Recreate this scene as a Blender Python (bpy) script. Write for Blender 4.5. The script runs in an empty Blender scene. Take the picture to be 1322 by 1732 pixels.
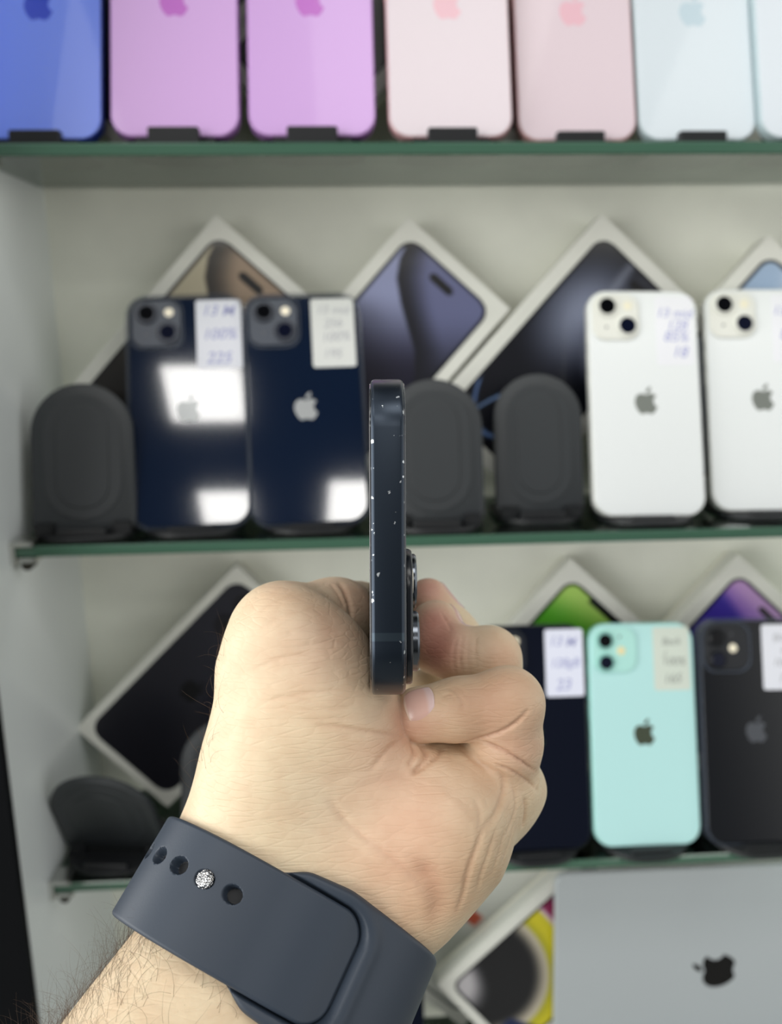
import bpy, bmesh, math, random
import numpy as np
from mathutils import Matrix, Vector
R = math.radians
sc = bpy.context.scene
COL = sc.collection
FPX = 1450.0                       # focal length in pixels of the 1322 x 1732 frame
EYE = Vector((0, 0, 1.45))         # the eye point, all other positions are measured from it

# ---------------------------------------------------------------- camera
def _basis():
    p, y, r = R(13), R(3), .0127
    F = Vector((math.sin(y)*math.cos(p), math.cos(y)*math.cos(p), -math.sin(p)))
    R0 = Vector((math.cos(y), -math.sin(y), 0)); U0 = R0.cross(F)
    Rt = R0*math.cos(r) - U0*math.sin(r); U = Rt.cross(F)
    return F, Rt, U
CF, CR, CU = _basis()
cam = bpy.data.cameras.new('camera'); camo = bpy.data.objects.new('camera', cam); COL.objects.link(camo)
M = Matrix((CR, CU, -CF)).transposed().to_4x4(); M.translation = EYE
camo.matrix_world = M
cam.sensor_fit = 'VERTICAL'; cam.sensor_height = 36; cam.lens = 36*FPX/1732
cam.clip_start = .01; cam.clip_end = 30
cam.dof.use_dof = True; cam.dof.focus_distance = .196; cam.dof.aperture_fstop = 12.5
sc.camera = camo
sc.view_settings.view_transform = 'Standard'; sc.view_settings.look = 'None'
sc.view_settings.gamma = 1; sc.view_settings.exposure = 0.0; sc.view_settings.use_curve_mapping = False
sc.cycles.use_denoising = True
sc.cycles.max_bounces = 10; sc.cycles.transparent_max_bounces = 16
sc.cycles.sample_clamp_indirect = 4; sc.cycles.caustics_refractive = False; sc.cycles.caustics_reflective = False

# ---------------------------------------------------------------- light: shop ambience, the square ceiling panels and added fill lamps
AMB, SIDE_LO, SIDE_HI = 3.45, (.95, .95, .93, 1), (1.0, 1.0, .98, 1)
w = bpy.data.worlds.new('shop_ambience'); sc.world = w; w.use_nodes = True
bg = w.node_tree.nodes['Background']; bg.inputs[0].default_value = (.86, .93, 1.0, 1)
# the shop around: bright counters and walls to the sides, a dimmer patch where the photographer stands
_nt = w.node_tree
def _n(t, **k):
    n = _nt.nodes.new(t)
    for a_, v in k.items(): setattr(n, a_, v)
    return n
def _math(op, a_, b_=None, clamp=False):
    n = _n('ShaderNodeMath', operation=op, use_clamp=clamp)
    for i_, v in enumerate((a_, b_)):
        if v is None: continue
        if isinstance(v, (int, float)): n.inputs[i_].default_value = v
        else: _nt.links.new(v, n.inputs[i_])
    return n.outputs[0]
_tc = _n('ShaderNodeTexCoord'); _sx = _n('ShaderNodeSeparateXYZ'); _nt.links.new(_tc.outputs['Generated'], _sx.inputs[0])
_rp = _n('ShaderNodeValToRGB'); _el = _rp.color_ramp.elements
_el[0].position = 0; _el[0].color = (.14, .14, .135, 1); _el[1].position = 1; _el[1].color = (.20, .205, .21, 1)
for p_, c_ in ((.36, (.20, .20, .19, 1)), (.47, SIDE_LO), (.60, SIDE_HI), (.74, (.20, .205, .21, 1))):
    e_ = _el.new(p_); e_.color = c_
_nt.links.new(_math('MULTIPLY_ADD', _sx.outputs['Z'], .5), _rp.inputs[0])
for n_ in _nt.nodes:
    if n_.type == 'MATH' and n_.operation == 'MULTIPLY_ADD': n_.inputs[2].default_value = .5
_hx = _math('DIVIDE', _math('ABSOLUTE', _sx.outputs['X']), _math('SQRT', _math('ADD', _math('MULTIPLY', _sx.outputs['X'], _sx.outputs['X']), _math('MULTIPLY', _sx.outputs['Y'], _sx.outputs['Y']))))
_mr = _n('ShaderNodeMapRange', interpolation_type='SMOOTHSTEP'); _nt.links.new(_hx, _mr.inputs[0])
_mr.inputs[1].default_value = .38; _mr.inputs[2].default_value = .62; _mr.inputs[3].default_value = .045; _mr.inputs[4].default_value = 1
# the shop is brighter to the left than to the right
_lr = _n('ShaderNodeMapRange', interpolation_type='SMOOTHSTEP'); _nt.links.new(_sx.outputs['X'], _lr.inputs[0])
_lr.inputs[1].default_value = -.8; _lr.inputs[2].default_value = .6; _lr.inputs[3].default_value = 1.55; _lr.inputs[4].default_value = .42
_mx = _n('ShaderNodeVectorMath', operation='SCALE'); _nt.links.new(_rp.outputs[0], _mx.inputs[0]); _nt.links.new(_math('MULTIPLY', _mr.outputs[0], _lr.outputs[0]), _mx.inputs['Scale'])
_nt.links.new(_mx.outputs[0], bg.inputs[0]); bg.inputs[1].default_value = AMB
def panel(x, y, sx, sy, power, col=(1, .985, .95)):
    l = bpy.data.lights.new('ceiling_panel_or_fill_lamp', 'AREA'); l.shape = 'RECTANGLE'; l.size = sx; l.size_y = sy
    l.energy = power; l.color = col
    o = bpy.data.objects.new('ceiling_panel_or_fill_lamp', l); COL.objects.link(o); o.location = (x, y, EYE.z+1.3)
    return o
for x, y, sx, sy in ((-.30, -1.25, .24, .29), (-.285, -1.99, .20, .27), (.26, -1.97, .26, .36)):
    panel(x, y, sx, sy, 4.2*sx*sy/.08)
for x, y in ((-.75, -.55), (.2, -.5), (1.0, -.55)):  # larger panels added overhead as fill, clear of the phone reflections
    panel(x, y, .5, .5, 4.5)

def shelf_fill(z, power):  # added strip under a shelf, unseen, brightens the back wall
    l = bpy.data.lights.new('shelf_fill_lamp', 'AREA'); l.shape = 'RECTANGLE'; l.size = .78; l.size_y = .004; l.energy = power; l.color = (1, .98, .91)
    o = bpy.data.objects.new('shelf_fill_lamp', l); COL.objects.link(o); o.location = (.20, .506, EYE.z+z-.0078); o.rotation_euler = (R(40), 0, 0)
for z, pw_ in ((.0905, .13), (-.13, .08), (-.355, .05)): shelf_fill(z, pw_)

# ---------------------------------------------------------------- helpers
def lin(c):
    if isinstance(c, str): c = tuple(int(c[i:i+2], 16)/255 for i in (0, 2, 4))
    return tuple((v/12.92 if v <= .04045 else ((v+.055)/1.055)**2.4) for v in c)
def mat(name, c, rough=.5, metal=0, coat=0, spec=.5, noise=None, bump=None, **kw):
    m = bpy.data.materials.new(name); m.use_nodes = True; nt = m.node_tree; b = nt.nodes['Principled BSDF']
    c = lin(c)
    b.inputs['Base Color'].default_value = (*c, 1); b.inputs['Roughness'].default_value = rough
    b.inputs['Metallic'].default_value = metal; b.inputs['Coat Weight'].default_value = coat
    b.inputs['Coat Roughness'].default_value = .03
    b.inputs['Specular IOR Level'].default_value = spec
    for k, v in kw.items(): b.inputs[k.replace('_', ' ')].default_value = v
    if noise or bump:
        tc = nt.nodes.new('ShaderNodeTexCoord'); n = nt.nodes.new('ShaderNodeTexNoise')
        sc_, amt = noise or bump
        n.inputs['Scale'].default_value = sc_; n.inputs['Detail'].default_value = 4
        nt.links.new(tc.outputs['Object'], n.inputs['Vector'])
        if noise:
            r = nt.nodes.new('ShaderNodeValToRGB')
            r.color_ramp.elements[0].position = .3; r.color_ramp.elements[1].position = .7
            r.color_ramp.elements[0].color = (*[v*(1-amt) for v in c], 1); r.color_ramp.elements[1].color = (*[min(1, v*(1+amt)) for v in c], 1)
            nt.links.new(n.outputs['Fac'], r.inputs[0]); nt.links.new(r.outputs[0], b.inputs['Base Color'])
        if bump:
            n2 = nt.nodes.new('ShaderNodeTexNoise'); n2.inputs['Scale'].default_value = bump[0]
            nt.links.new(tc.outputs['Object'], n2.inputs['Vector'])
            bp = nt.nodes.new('ShaderNodeBump'); bp.inputs['Strength'].default_value = bump[1]; bp.inputs['Distance'].default_value = .001
            nt.links.new(n2.outputs['Fac'], bp.inputs['Height']); nt.links.new(bp.outputs[0], b.inputs['Normal'])
    return m
_mc = {}
def M_(name, *a, **k):
    if name not in _mc: _mc[name] = mat(name, *a, **k)
    return _mc[name]
def vcol_mat(name, rough=.35, coat=0):
    m = bpy.data.materials.new(name); m.use_nodes = True; nt = m.node_tree; b = nt.nodes['Principled BSDF']
    a = nt.nodes.new('ShaderNodeAttribute'); a.attribute_name = 'print'
    nt.links.new(a.outputs['Color'], b.inputs['Base Color']); b.inputs['Roughness'].default_value = rough
    b.inputs['Coat Weight'].default_value = coat; b.inputs['Coat Roughness'].default_value = .08
    return m
def mesh(name, vs, fs, m, parent=None, smooth=True, mi=None, angle=35):
    me = bpy.data.meshes.new(name); me.from_pydata([tuple(v) for v in vs], [], [tuple(f) for f in fs]); me.update()
    for x in (m if isinstance(m, (list, tuple)) else [m]): me.materials.append(x)
    if mi is not None: me.polygons.foreach_set('material_index', mi)
    if smooth:
        me.polygons.foreach_set('use_smooth', [True]*len(me.polygons)); me.set_sharp_from_angle(angle=R(angle))
    o = bpy.data.objects.new(name, me); COL.objects.link(o)
    if parent: o.parent = parent
    return o
def tag(o, label=None, cat=None, group=None, kind=None):
    for k, v in (('label', label), ('category', cat), ('group', group), ('kind', kind)):
        if v: o[k] = v
    return o
def empty(name, mw, label, cat, group=None):
    o = bpy.data.objects.new(name, None); COL.objects.link(o); o.matrix_world = mw; o.empty_display_size = .01
    return tag(o, label, cat, group)
def copy_tree(o, parent=None):
    c = o.copy(); COL.objects.link(c)
    if parent: c.parent = parent
    for ch in list(o.children): copy_tree(ch, c)
    return c
def rrect(w, h, r, cx=0, cz=0, n=8):
    """outline of a rounded rectangle, counter-clockwise in (x, z)"""
    r = min(r, w/2-1e-6, h/2-1e-6); p = []
    for sx, sz, a0 in ((1, -1, -90), (1, 1, 0), (-1, 1, 90), (-1, -1, 180)):
        for i in range(n+1):
            a = R(a0+90*i/n); p.append((cx+sx*(w/2-r)+r*math.cos(a), cz+sz*(h/2-r)+r*math.sin(a)))
    return p
def loft(rings, cap=(True, True), flip=False):
    """rings: lists of 3-D points of equal length; returns verts, faces"""
    n = len(rings[0]); vs = [p for r in rings for p in r]; fs = []
    for k in range(len(rings)-1):
        for i in range(n):
            j = (i+1) % n; fs.append((k*n+i, k*n+j, (k+1)*n+j, (k+1)*n+i))
    if cap[0]: fs.append(tuple(range(n))[::-1])
    if cap[1]: fs.append(tuple((len(rings)-1)*n+i for i in range(n)))
    if flip: fs = [f[::-1] for f in fs]
    return vs, fs
def slab(w, h, r, y0, y1, b=.0006, cx=0, cz=0, n=8, bs=4):
    """rounded plate standing in the xz plane between y0 (front, towards the viewer) and y1, edges rounded by b"""
    prof = [(b*(1-math.sin(R(90*i/bs))), y0+b*(1-math.cos(R(90*i/bs)))) for i in range(bs+1)]
    prof += [(b*(1-math.cos(R(90*i/bs))), y1-b*(1-math.sin(R(90*i/bs)))) for i in range(bs+1)]
    prof = [(b+.0002, y0)] + prof + [(b+.0002, y1)]      # flat rim so that the face stays optically flat
    rings = [[(x, y, z) for x, z in rrect(w-2*s, h-2*s, max(r-s, 1e-4), cx, cz, n)] for s, y in prof]
    return loft(rings)
def disc(cx, cz, r, y0, y1, b=.0003, n=32):
    rings = [[(cx+(r-s)*math.cos(2*math.pi*i/n), y, cz+(r-s)*math.sin(2*math.pi*i/n)) for i in range(n)]
             for s, y in ((b, y0), (0, y0+b), (0, y1))]
    return loft(rings)
def hslab(out, z0, z1, b=.0006):
    """horizontal plate from a list of shrink -> outline functions"""
    rings = [[(x, y, z) for x, y in out(s)] for s, z in ((b, z0), (0, z0+b), (0, z1-b), (b*.3, z1-b*.3), (b, z1))]
    return loft(rings, flip=False)
def box_v(x0, x1, y0, y1, z0, z1):
    v = [(x, y, z) for z in (z0, z1) for y in (y0, y1) for x in (x0, x1)]
    return v, [(0, 2, 3, 1), (4, 5, 7, 6), (0, 1, 5, 4), (2, 6, 7, 3), (0, 4, 6, 2), (1, 3, 7, 5)]
def join(*vf):
    V, Fc = [], []
    for v, f in vf:
        o = len(V); V += list(v); Fc += [tuple(i+o for i in q) for q in f]
    return V, Fc
def xf(vf, m): return [m @ Vector(v) for v in vf[0]], vf[1]
def frame(base, lean, yaw=0, roll=0):
    """matrix of a plate whose bottom centre is at base, leaning back, turned about z, rolled in its own plane"""
    b = Vector(base) + EYE
    return Matrix.Translation(b) @ Matrix.Rotation(R(yaw), 4, 'Z') @ Matrix.Rotation(R(-lean), 4, 'X') @ Matrix.Rotation(R(-roll), 4, 'Y')
def at(px, py, Y):
    """point on the vertical plane Y seen at a photograph pixel, relative to the eye"""
    d = CF + CR*((px-661)/FPX) + CU*((866-py)/FPX)
    return d*(Y/d.y)
def P(px, py, d):
    """point at depth d seen at a pixel, relative to the eye"""
    return (CF + CR*((px-661)/FPX) + CU*((866-py)/FPX))*d

# ---------------------------------------------------------------- setting: the display cabinet
S1, S2, S3, S4 = .0905, -.1300, -.3550, -.5775
WX, WY, SY = -.197, .618, .495
cream = mat('cabinet_laminate', 'e6e8dd', .55, noise=(7.0, .15))
nt = cream.node_tree
sidem = mat('cabinet_side_laminate', 'dde3e3', .28, noise=(4.0, .05), coat=.2)
darkm = mat('dark_fascia', '05070a', .7, spec=.1)
def struct(name, vf, m):
    o = mesh(name, [Vector(v)+EYE for v in vf[0]], vf[1], m, smooth=False); tag(o, kind='structure'); return o
struct('wall_back', box_v(WX-.018, .62, WY, WY+.018, -.80, .42), cream)
struct('wall_left', box_v(WX-.018, WX, .458, WY, -.80, .42), sidem)
struct('wall_right', box_v(.60, .618, .458, WY, -.80, .42), sidem)
struct('trim_1', box_v(WX-.30, WX-.0006, .452, .4578, -.80, .42), darkm)
struct('floor', box_v(WX-1.5, 2.0, -3, 1.5, -1.47, -1.45), mat('floor_tile', '9a9890', .3))
struct('trim_2', box_v(WX-.018, .618, .458, WY, -1.45, -.80), mat('cabinet_plinth', 'a0a39c', .4))

def glass_mats():
    m = bpy.data.materials.new('shelf_glass'); m.use_nodes = True; nt = m.node_tree; nt.nodes.clear()
    o = nt.nodes.new('ShaderNodeOutputMaterial'); mx = nt.nodes.new('ShaderNodeMixShader'); t = nt.nodes.new('ShaderNodeBsdfTransparent')
    g = nt.nodes.new('ShaderNodeBsdfGlossy'); f = nt.nodes.new('ShaderNodeFresnel'); f.inputs[0].default_value = 1.5
    t.inputs[0].default_value = (.86, .93, .89, 1); g.inputs['Roughness'].default_value = .03; g.inputs[0].default_value = (.9, .95, .92, 1)
    nt.links.new(f.outputs[0], mx.inputs[0]); nt.links.new(t.outputs[0], mx.inputs[1]); nt.links.new(g.outputs[0], mx.inputs[2]); nt.links.new(mx.outputs[0], o.inputs[0])
    e = mat('shelf_glass_edge', '436453', .12, spec=.6)
    return m, e, mat('shelf_glass_back_edge', '93a598', .2, spec=.6)
GL, GE, GB = glass_mats()
# polished edge of the shelf glass: a real bevel line along top and bottom of the front edge
def glass_shelf(z, label, y1=.606):
    x0, x1, y0, b, T = WX+.001, .598, SY, .0009, .0066
    prof = [(y0+b, z-T), (y0, z-T+b), (y0, z-b), (y0+b, z), (y1, z), (y1, z-T)]
    n = len(prof); vs = [Vector((x, y, zz))+EYE for x in (x0, x1) for y, zz in prof]
    fs = [(i, n+i, n+(i+1) % n, (i+1) % n) for i in range(n)] + [tuple(range(n)), tuple(range(n, 2*n))[::-1]]
    mi = [1, 1, 1, 0, 2, 0, 2, 2]
    o = mesh('glass_shelf', vs, fs, [GL, GE, GB], smooth=False, mi=mi)
    return tag(o, label, 'shelf')
glass_shelf(S1, 'clear glass shelf with green edge carrying the top row of pastel phones')
glass_shelf(S2, 'clear glass shelf with green edge under the dark navy and white phones')
glass_shelf(S3, 'clear glass shelf with green edge under the mint green phone')
glass_shelf(S4, 'glass shelf at the bottom under the silver tablet')
chrome = mat('clip_chrome', 'c9cac6', .18, metal=1)
clipdk = mat('clip_screw_dark', '3c3a34', .5, metal=.6)  # dark metal of the clip screws
def shelf_clip(z, label):
    mw = Matrix.Translation(Vector((WX, SY+.004, z)) + EYE)
    e = empty('shelf_clip', mw, label, 'bracket', 'chrome clips holding the shelf corners')
    mesh('clip_jaw', *join(box_v(0.0, .014, -.006, .010, .0003, .0030), box_v(0.0, .003, -.006, .010, -.0100, .0003), box_v(0.0, .014, -.004, .010, -.0098, -.0070)), chrome, e, smooth=False)
    vs, fs = disc(.008, -.0115, .0034, -.003, .006); mesh('clip_screw', vs, fs, clipdk, e)
for z, t in ((S1, 'metal clip at the left end of the topmost glass shelf'), (S2, 'shiny metal clip at the left end of the middle glass shelf'), (S3, 'metal clip at the left end of the glass shelf beside the tilted black stand')):
    shelf_clip(z, t)

# ---------------------------------------------------------------- emblem outline
SVG = "M12.152 6.896c-.948 0-2.415-1.078-3.96-1.04-2.04.027-3.91 1.183-4.961 3.014-2.117 3.675-.546 9.103 1.519 12.09 1.013 1.454 2.208 3.09 3.792 3.039 1.52-.065 2.09-.987 3.935-.987 1.831 0 2.35.987 3.96.948 1.637-.026 2.676-1.48 3.676-2.948 1.156-1.688 1.636-3.325 1.662-3.415-.039-.013-3.182-1.221-3.22-4.857-.026-3.04 2.48-4.494 2.597-4.559-1.429-2.09-3.623-2.324-4.39-2.376-2-.156-3.675 1.09-4.61 1.09zM15.53 3.83c.843-1.012 1.4-2.427 1.245-3.83-1.207.052-2.662.805-3.532 1.818-.78.896-1.454 2.338-1.273 3.714 1.338.104 2.715-.688 3.559-1.701z"
def svg_loops(s):
    import re
    tok = re.findall(r'[Mcz]|-?\d*\.\d+|-?\d+', s); i = 0; loops = []; cur = None; cmd = None
    while i < len(tok):
        if tok[i] in 'Mcz': cmd = tok[i]; i += 1
        if cmd == 'z': continue
        if cmd == 'M': cur = (float(tok[i]), float(tok[i+1])); i += 2; loops.append([cur]); continue
        a = [float(t) for t in tok[i:i+6]]; i += 6
        p = [cur] + [(cur[0]+a[k], cur[1]+a[k+1]) for k in (0, 2, 4)]
        for k in range(1, 7):
            t = k/6; u = 1-t
            loops[-1].append(tuple(u**3*p[0][q]+3*u*u*t*p[1][q]+3*u*t*t*p[2][q]+t**3*p[3][q] for q in (0, 1)))
        cur = p[3]
    return [l[:-1] if math.dist(l[0], l[-1]) < 1e-3 else l for l in loops]
LOOPS = svg_loops(SVG)
def emblem(parent, cx, cz, h, m, y=0, rot=0, th=.00006):
    out = []
    for l in LOOPS:
        q = [((x-12)/24*h, (12-z)/24*h) for x, z in l]
        q = [(cx+x*math.cos(rot)-z*math.sin(rot), cz+x*math.sin(rot)+z*math.cos(rot)) for x, z in q]
        ar = sum(q[i][0]*q[(i+1) % len(q)][1]-q[(i+1) % len(q)][0]*q[i][1] for i in range(len(q)))
        if ar < 0: q = q[::-1]
        out.append(loft([[(x, y-th, z) for x, z in q], [(x, y+.0001, z) for x, z in q]]))
    return mesh('emblem', *join(*out), m, parent, smooth=False)

_font_cache = {}
def text_mesh(s):
    if s not in _font_cache:
        cu = bpy.data.curves.new('handwriting', 'FONT'); cu.body = s; cu.size = 1; cu.align_x = 'CENTER'; cu.shear = .25; cu.offset = .008
        o = bpy.data.objects.new('handwriting', cu); COL.objects.link(o)
        me = bpy.data.meshes.new_from_object(o.evaluated_get(bpy.context.evaluated_depsgraph_get()))
        vs = [(v.co.x, v.co.y) for v in me.vertices]; fs = [tuple(p.vertices) for p in me.polygons]
        COL.objects.unlink(o); bpy.data.objects.remove(o); bpy.data.meshes.remove(me)
        _font_cache[s] = (vs, fs)
    return _font_cache[s]
paper = mat('sticker_paper', 'dfe1ea', .6)
paper2 = mat('worn_sticker_paper', 'd3d5d2', .55)
def price_label(parent, cx, cz, w, h, lines, ink, y=0, pm=None, jit=1, lab=None):
    l = mesh('price_label', *slab(w, h, .0018, y-.00016, y+.00002, .00003, cx, cz, n=5, bs=1), pm or paper, parent)
    tag(l, lab or 'white handwritten price sticker')
    rr = random.Random(int(cx*1e5)+jit); V = []
    for k, (s, fx, fz, sz) in enumerate(lines):
        vs, fs = text_mesh(s); a = rr.uniform(-.07, .07)
        V.append(([(cx+fx*w+(x*math.cos(a)-z*math.sin(a))*sz, y-.00019, cz+fz*h+(x*math.sin(a)+z*math.cos(a))*sz) for x, z in vs], fs))
    if V: mesh('handwriting', *join(*V), ink, l, smooth=False)
    return l
ink_b = mat('blue_ink', '9fa2cc', .7); ink_g = mat('grey_ink', 'a9aab0', .7); ink_bg = mat('pale_blue_ink', 'a3a6cf', .7)
ink_k = mat('dark_pen_ink', '8f948f', .7)

# ---------------------------------------------------------------- phones
lens_dark = mat('lens_glass', '05060a', .05, coat=1)
lens_blue = mat('coated_lens_glass', '0b1024', .05, coat=1)
def smartphone(mw, label, body, edge, W=.0715, H=.1467, T=.0077, rc=.0125, module='diagonal', ring=None, bump_c=None, emb=None,
               group=None, case=None, emby=.001, lensr=.0047, flashc='fff6e0', embh=.0178, buttons=True, er=.15):
    e = empty('smartphone', mw, label, 'phone', group)
    mesh('body', *slab(W, H, rc, .0003, T, .0009, 0, H/2, n=10), edge, e)
    mesh('back_glass', *slab(W-.0014, H-.0014, rc-.0007, 0, .0008, .0004, 0, H/2, n=10), body, e)
    mesh('screen', *slab(W-.002, H-.002, rc-.001, T-.0002, T+.0003, .0002, 0, H/2, n=8), lens_dark, e)
    lx, tz = -W/2, H
    mc = bump_c or body
    mesh('camera_module', *slab(.0305, .0305, .0085, -.0015, .0003, .0006, lx+.0178, tz-.0178, n=8), mc, e)
    spots = {'diagonal': ((.0122, .0112), (.0250, .0240)), 'vertical': ((.0110, .0115), (.0112, .0262))}[module]
    fl, dt = {'diagonal': ((.0258, .0106), (.0116, .0248)), 'vertical': ((.0222, .0185), (.0215, .0090))}[module]
    for k, (x, z) in enumerate(spots):
        rg = mesh('camera_lens', *disc(lx+x, tz-z, .0068 if module == 'diagonal' else .0060, -.0030, -.0010, .0004), ring or edge, e)
        mesh('lens_glass', *disc(lx+x, tz-z, lensr, -.00315, -.0028, .0001), lens_blue if k else lens_dark, rg)
    mesh('flash', *disc(lx+fl[0], tz-fl[1], .0030, -.0018, -.0010, .0003), M_('flash_'+flashc, flashc, .3), e)
    mesh('microphone_hole', *disc(lx+dt[0], tz-dt[1], .0009, -.00158, -.0010, .0001, 12), M_('mic', '55565a', .6), e)
    if emb is not None: emblem(e, 0, H/2+emby, embh, emb, 0)
    if buttons:
        for x, z, hh in ((-W/2, H*.79, .0075), (-W/2, H*.69, .011), (-W/2, H*.595, .011), (W/2, H*.67, .018)):
            mesh('side_button', *box_v(x-.0004, x+.0004, T/2-.0014, T/2+.0014, z-hh/2, z+hh/2), edge, e, smooth=False)
    if case:
        CW, CH = case; b = (CW-W)/2
        o1 = [rrect(CW, CH, rc+b, 0, H/2, 10), rrect(W-.0006, H-.0006, rc, 0, H/2, 10)]
        n = len(o1[0]); rings = [[(x, y, z) for x, z in o] for o, y in ((o1[1], -.0007), (o1[0], -.0003), (o1[0], T+.0006), (o1[1], T+.0009), (o1[1], -.0007))]
        vs = [p for r in rings[:4] for p in r]; fs = []
        for k in range(4):
            for i in range(n):
                j = (i+1) % n; fs.append((k*n+i, k*n+j, ((k+1) % 4)*n+j, ((k+1) % 4)*n+i))
        mesh('clear_case', vs, fs, case_m, e)
        rg = [rrect(a, a, .0095, lx+.0178, tz-.0178, 8) for a in (.0320, .0345)]
        n = len(rg[0]); vs = [(x, -.0016, z) for x, z in rg[0]]+[(x, -.0016, z) for x, z in rg[1]]+[(x, -.0001, z) for x, z in rg[1]]+[(x, -.0001, z) for x, z in rg[0]]
        fs = [(k*n+i, k*n+(i+1) % n, ((k+1) % 4)*n+(i+1) % n, ((k+1) % 4)*n+i) for k in range(4) for i in range(n)]
        mesh('case_camera_rim', vs, fs, case_m, e)
    return e
def clear_plastic():
    m = bpy.data.materials.new('clear_case_plastic'); m.use_nodes = True; nt = m.node_tree; nt.nodes.clear()
    o = nt.nodes.new('ShaderNodeOutputMaterial'); mx = nt.nodes.new('ShaderNodeMixShader'); t = nt.nodes.new('ShaderNodeBsdfTransparent')
    g = nt.nodes.new('ShaderNodeBsdfPrincipled'); g.inputs['Base Color'].default_value = (.10, .12, .16, 1); g.inputs['Roughness'].default_value = .12
    mx.inputs[0].default_value = .3
    nt.links.new(t.outputs[0], mx.inputs[1]); nt.links.new(g.outputs[0], mx.inputs[2]); nt.links.new(mx.outputs[0], o.inputs[0]); return m
case_m = clear_plastic()

# ---------------------------------------------------------------- folding stands
stand_m = mat('stand_plastic', '292d30', .48, bump=(900, .04)); stand_d = mat('stand_hinge_plastic', '15171a', .5)
def phone_stand(x, y, z, yaw, label, lean=17, lift=.0045, hold=None, pw=.061, ph=.090, back=.0, group=None, lip=.001, bare=False):
    e = empty('phone_stand', Matrix.Translation(Vector((x, y, z))+EYE) @ Matrix.Rotation(R(yaw), 4, 'Z'), label, 'phone stand', group)
    def out(s, w=pw, d=.066):
        return [(px, py+d/2-.012) for px, py in rrect(w-2*s, d-2*s, w*.42-s, 0, 0, 10)]
    mesh('base', *hslab(out, 0, .0034, .0008), stand_d, e)
    off = .0095 if hold else .0
    Mx = Matrix.Translation((0, off+back, lift)) @ Matrix.Rotation(R(-lean), 4, 'X')
    def arch(w, h, s, cz0, rb=.006):
        r = w/2-s-.0002; p = []
        for i in range(7): a = R(-90+90*i/6); p.append((w/2-s-rb+rb*math.cos(a), cz0+s+rb+rb*math.sin(a)))
        for i in range(25): a = R(180*i/24); p.append((r*math.cos(a), cz0+h-w/2+r*math.sin(a)))
        for i in range(7): a = R(180+90*i/6); p.append((-w/2+s+rb+rb*math.cos(a), cz0+s+rb+rb*math.sin(a)))
        return p
    def archslab(w, h, cz0, y0, y1, b, rb=.006):
        return loft([[(px, yy, pz) for px, pz in arch(w, h, s, cz0, rb)] for s, yy in ((b, y0), (b*.3, y0+b*.3), (0, y0+b), (0, y1-b), (b, y1))])
    pl = mesh('back_plate', *xf(archslab(pw, ph, 0, 0, .0055, .0012), Mx), stand_m, e)
    for k, (a, c) in enumerate(((.009, .0007), (.018, .0014), (.0235, .0011))):
        ww = pw-2*a*.82; rb = ww/2-.0004
        mesh('pad_ring', *xf(slab(ww, ph-2*a*.78, rb, -c, .0004, .0005, 0, ph/2, n=12, bs=2), Mx), stand_m, pl)
    hw = .030
    for sx in (-1, 1): mesh('hinge', *box_v(sx*(pw/2-.008)-.005, sx*(pw/2-.008)+.005, -.004+off+back, .004+off+back, .0034, .010), stand_d, e, smooth=False)
    if hold or bare:
        yy = -.0065 if hold else -.010
        mesh('front_lip', *slab(.0285, lift+lip if hold else .008, .0015, yy, yy+.0055, .0008, 0, (lift+lip)/2 if hold else .004, n=4), stand_d, e)
        if hold: mesh('ledge', *box_v(-.022, .022, -.001, .012, .0030, lift-.0006), stand_d, e, smooth=False)
    return e

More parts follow.
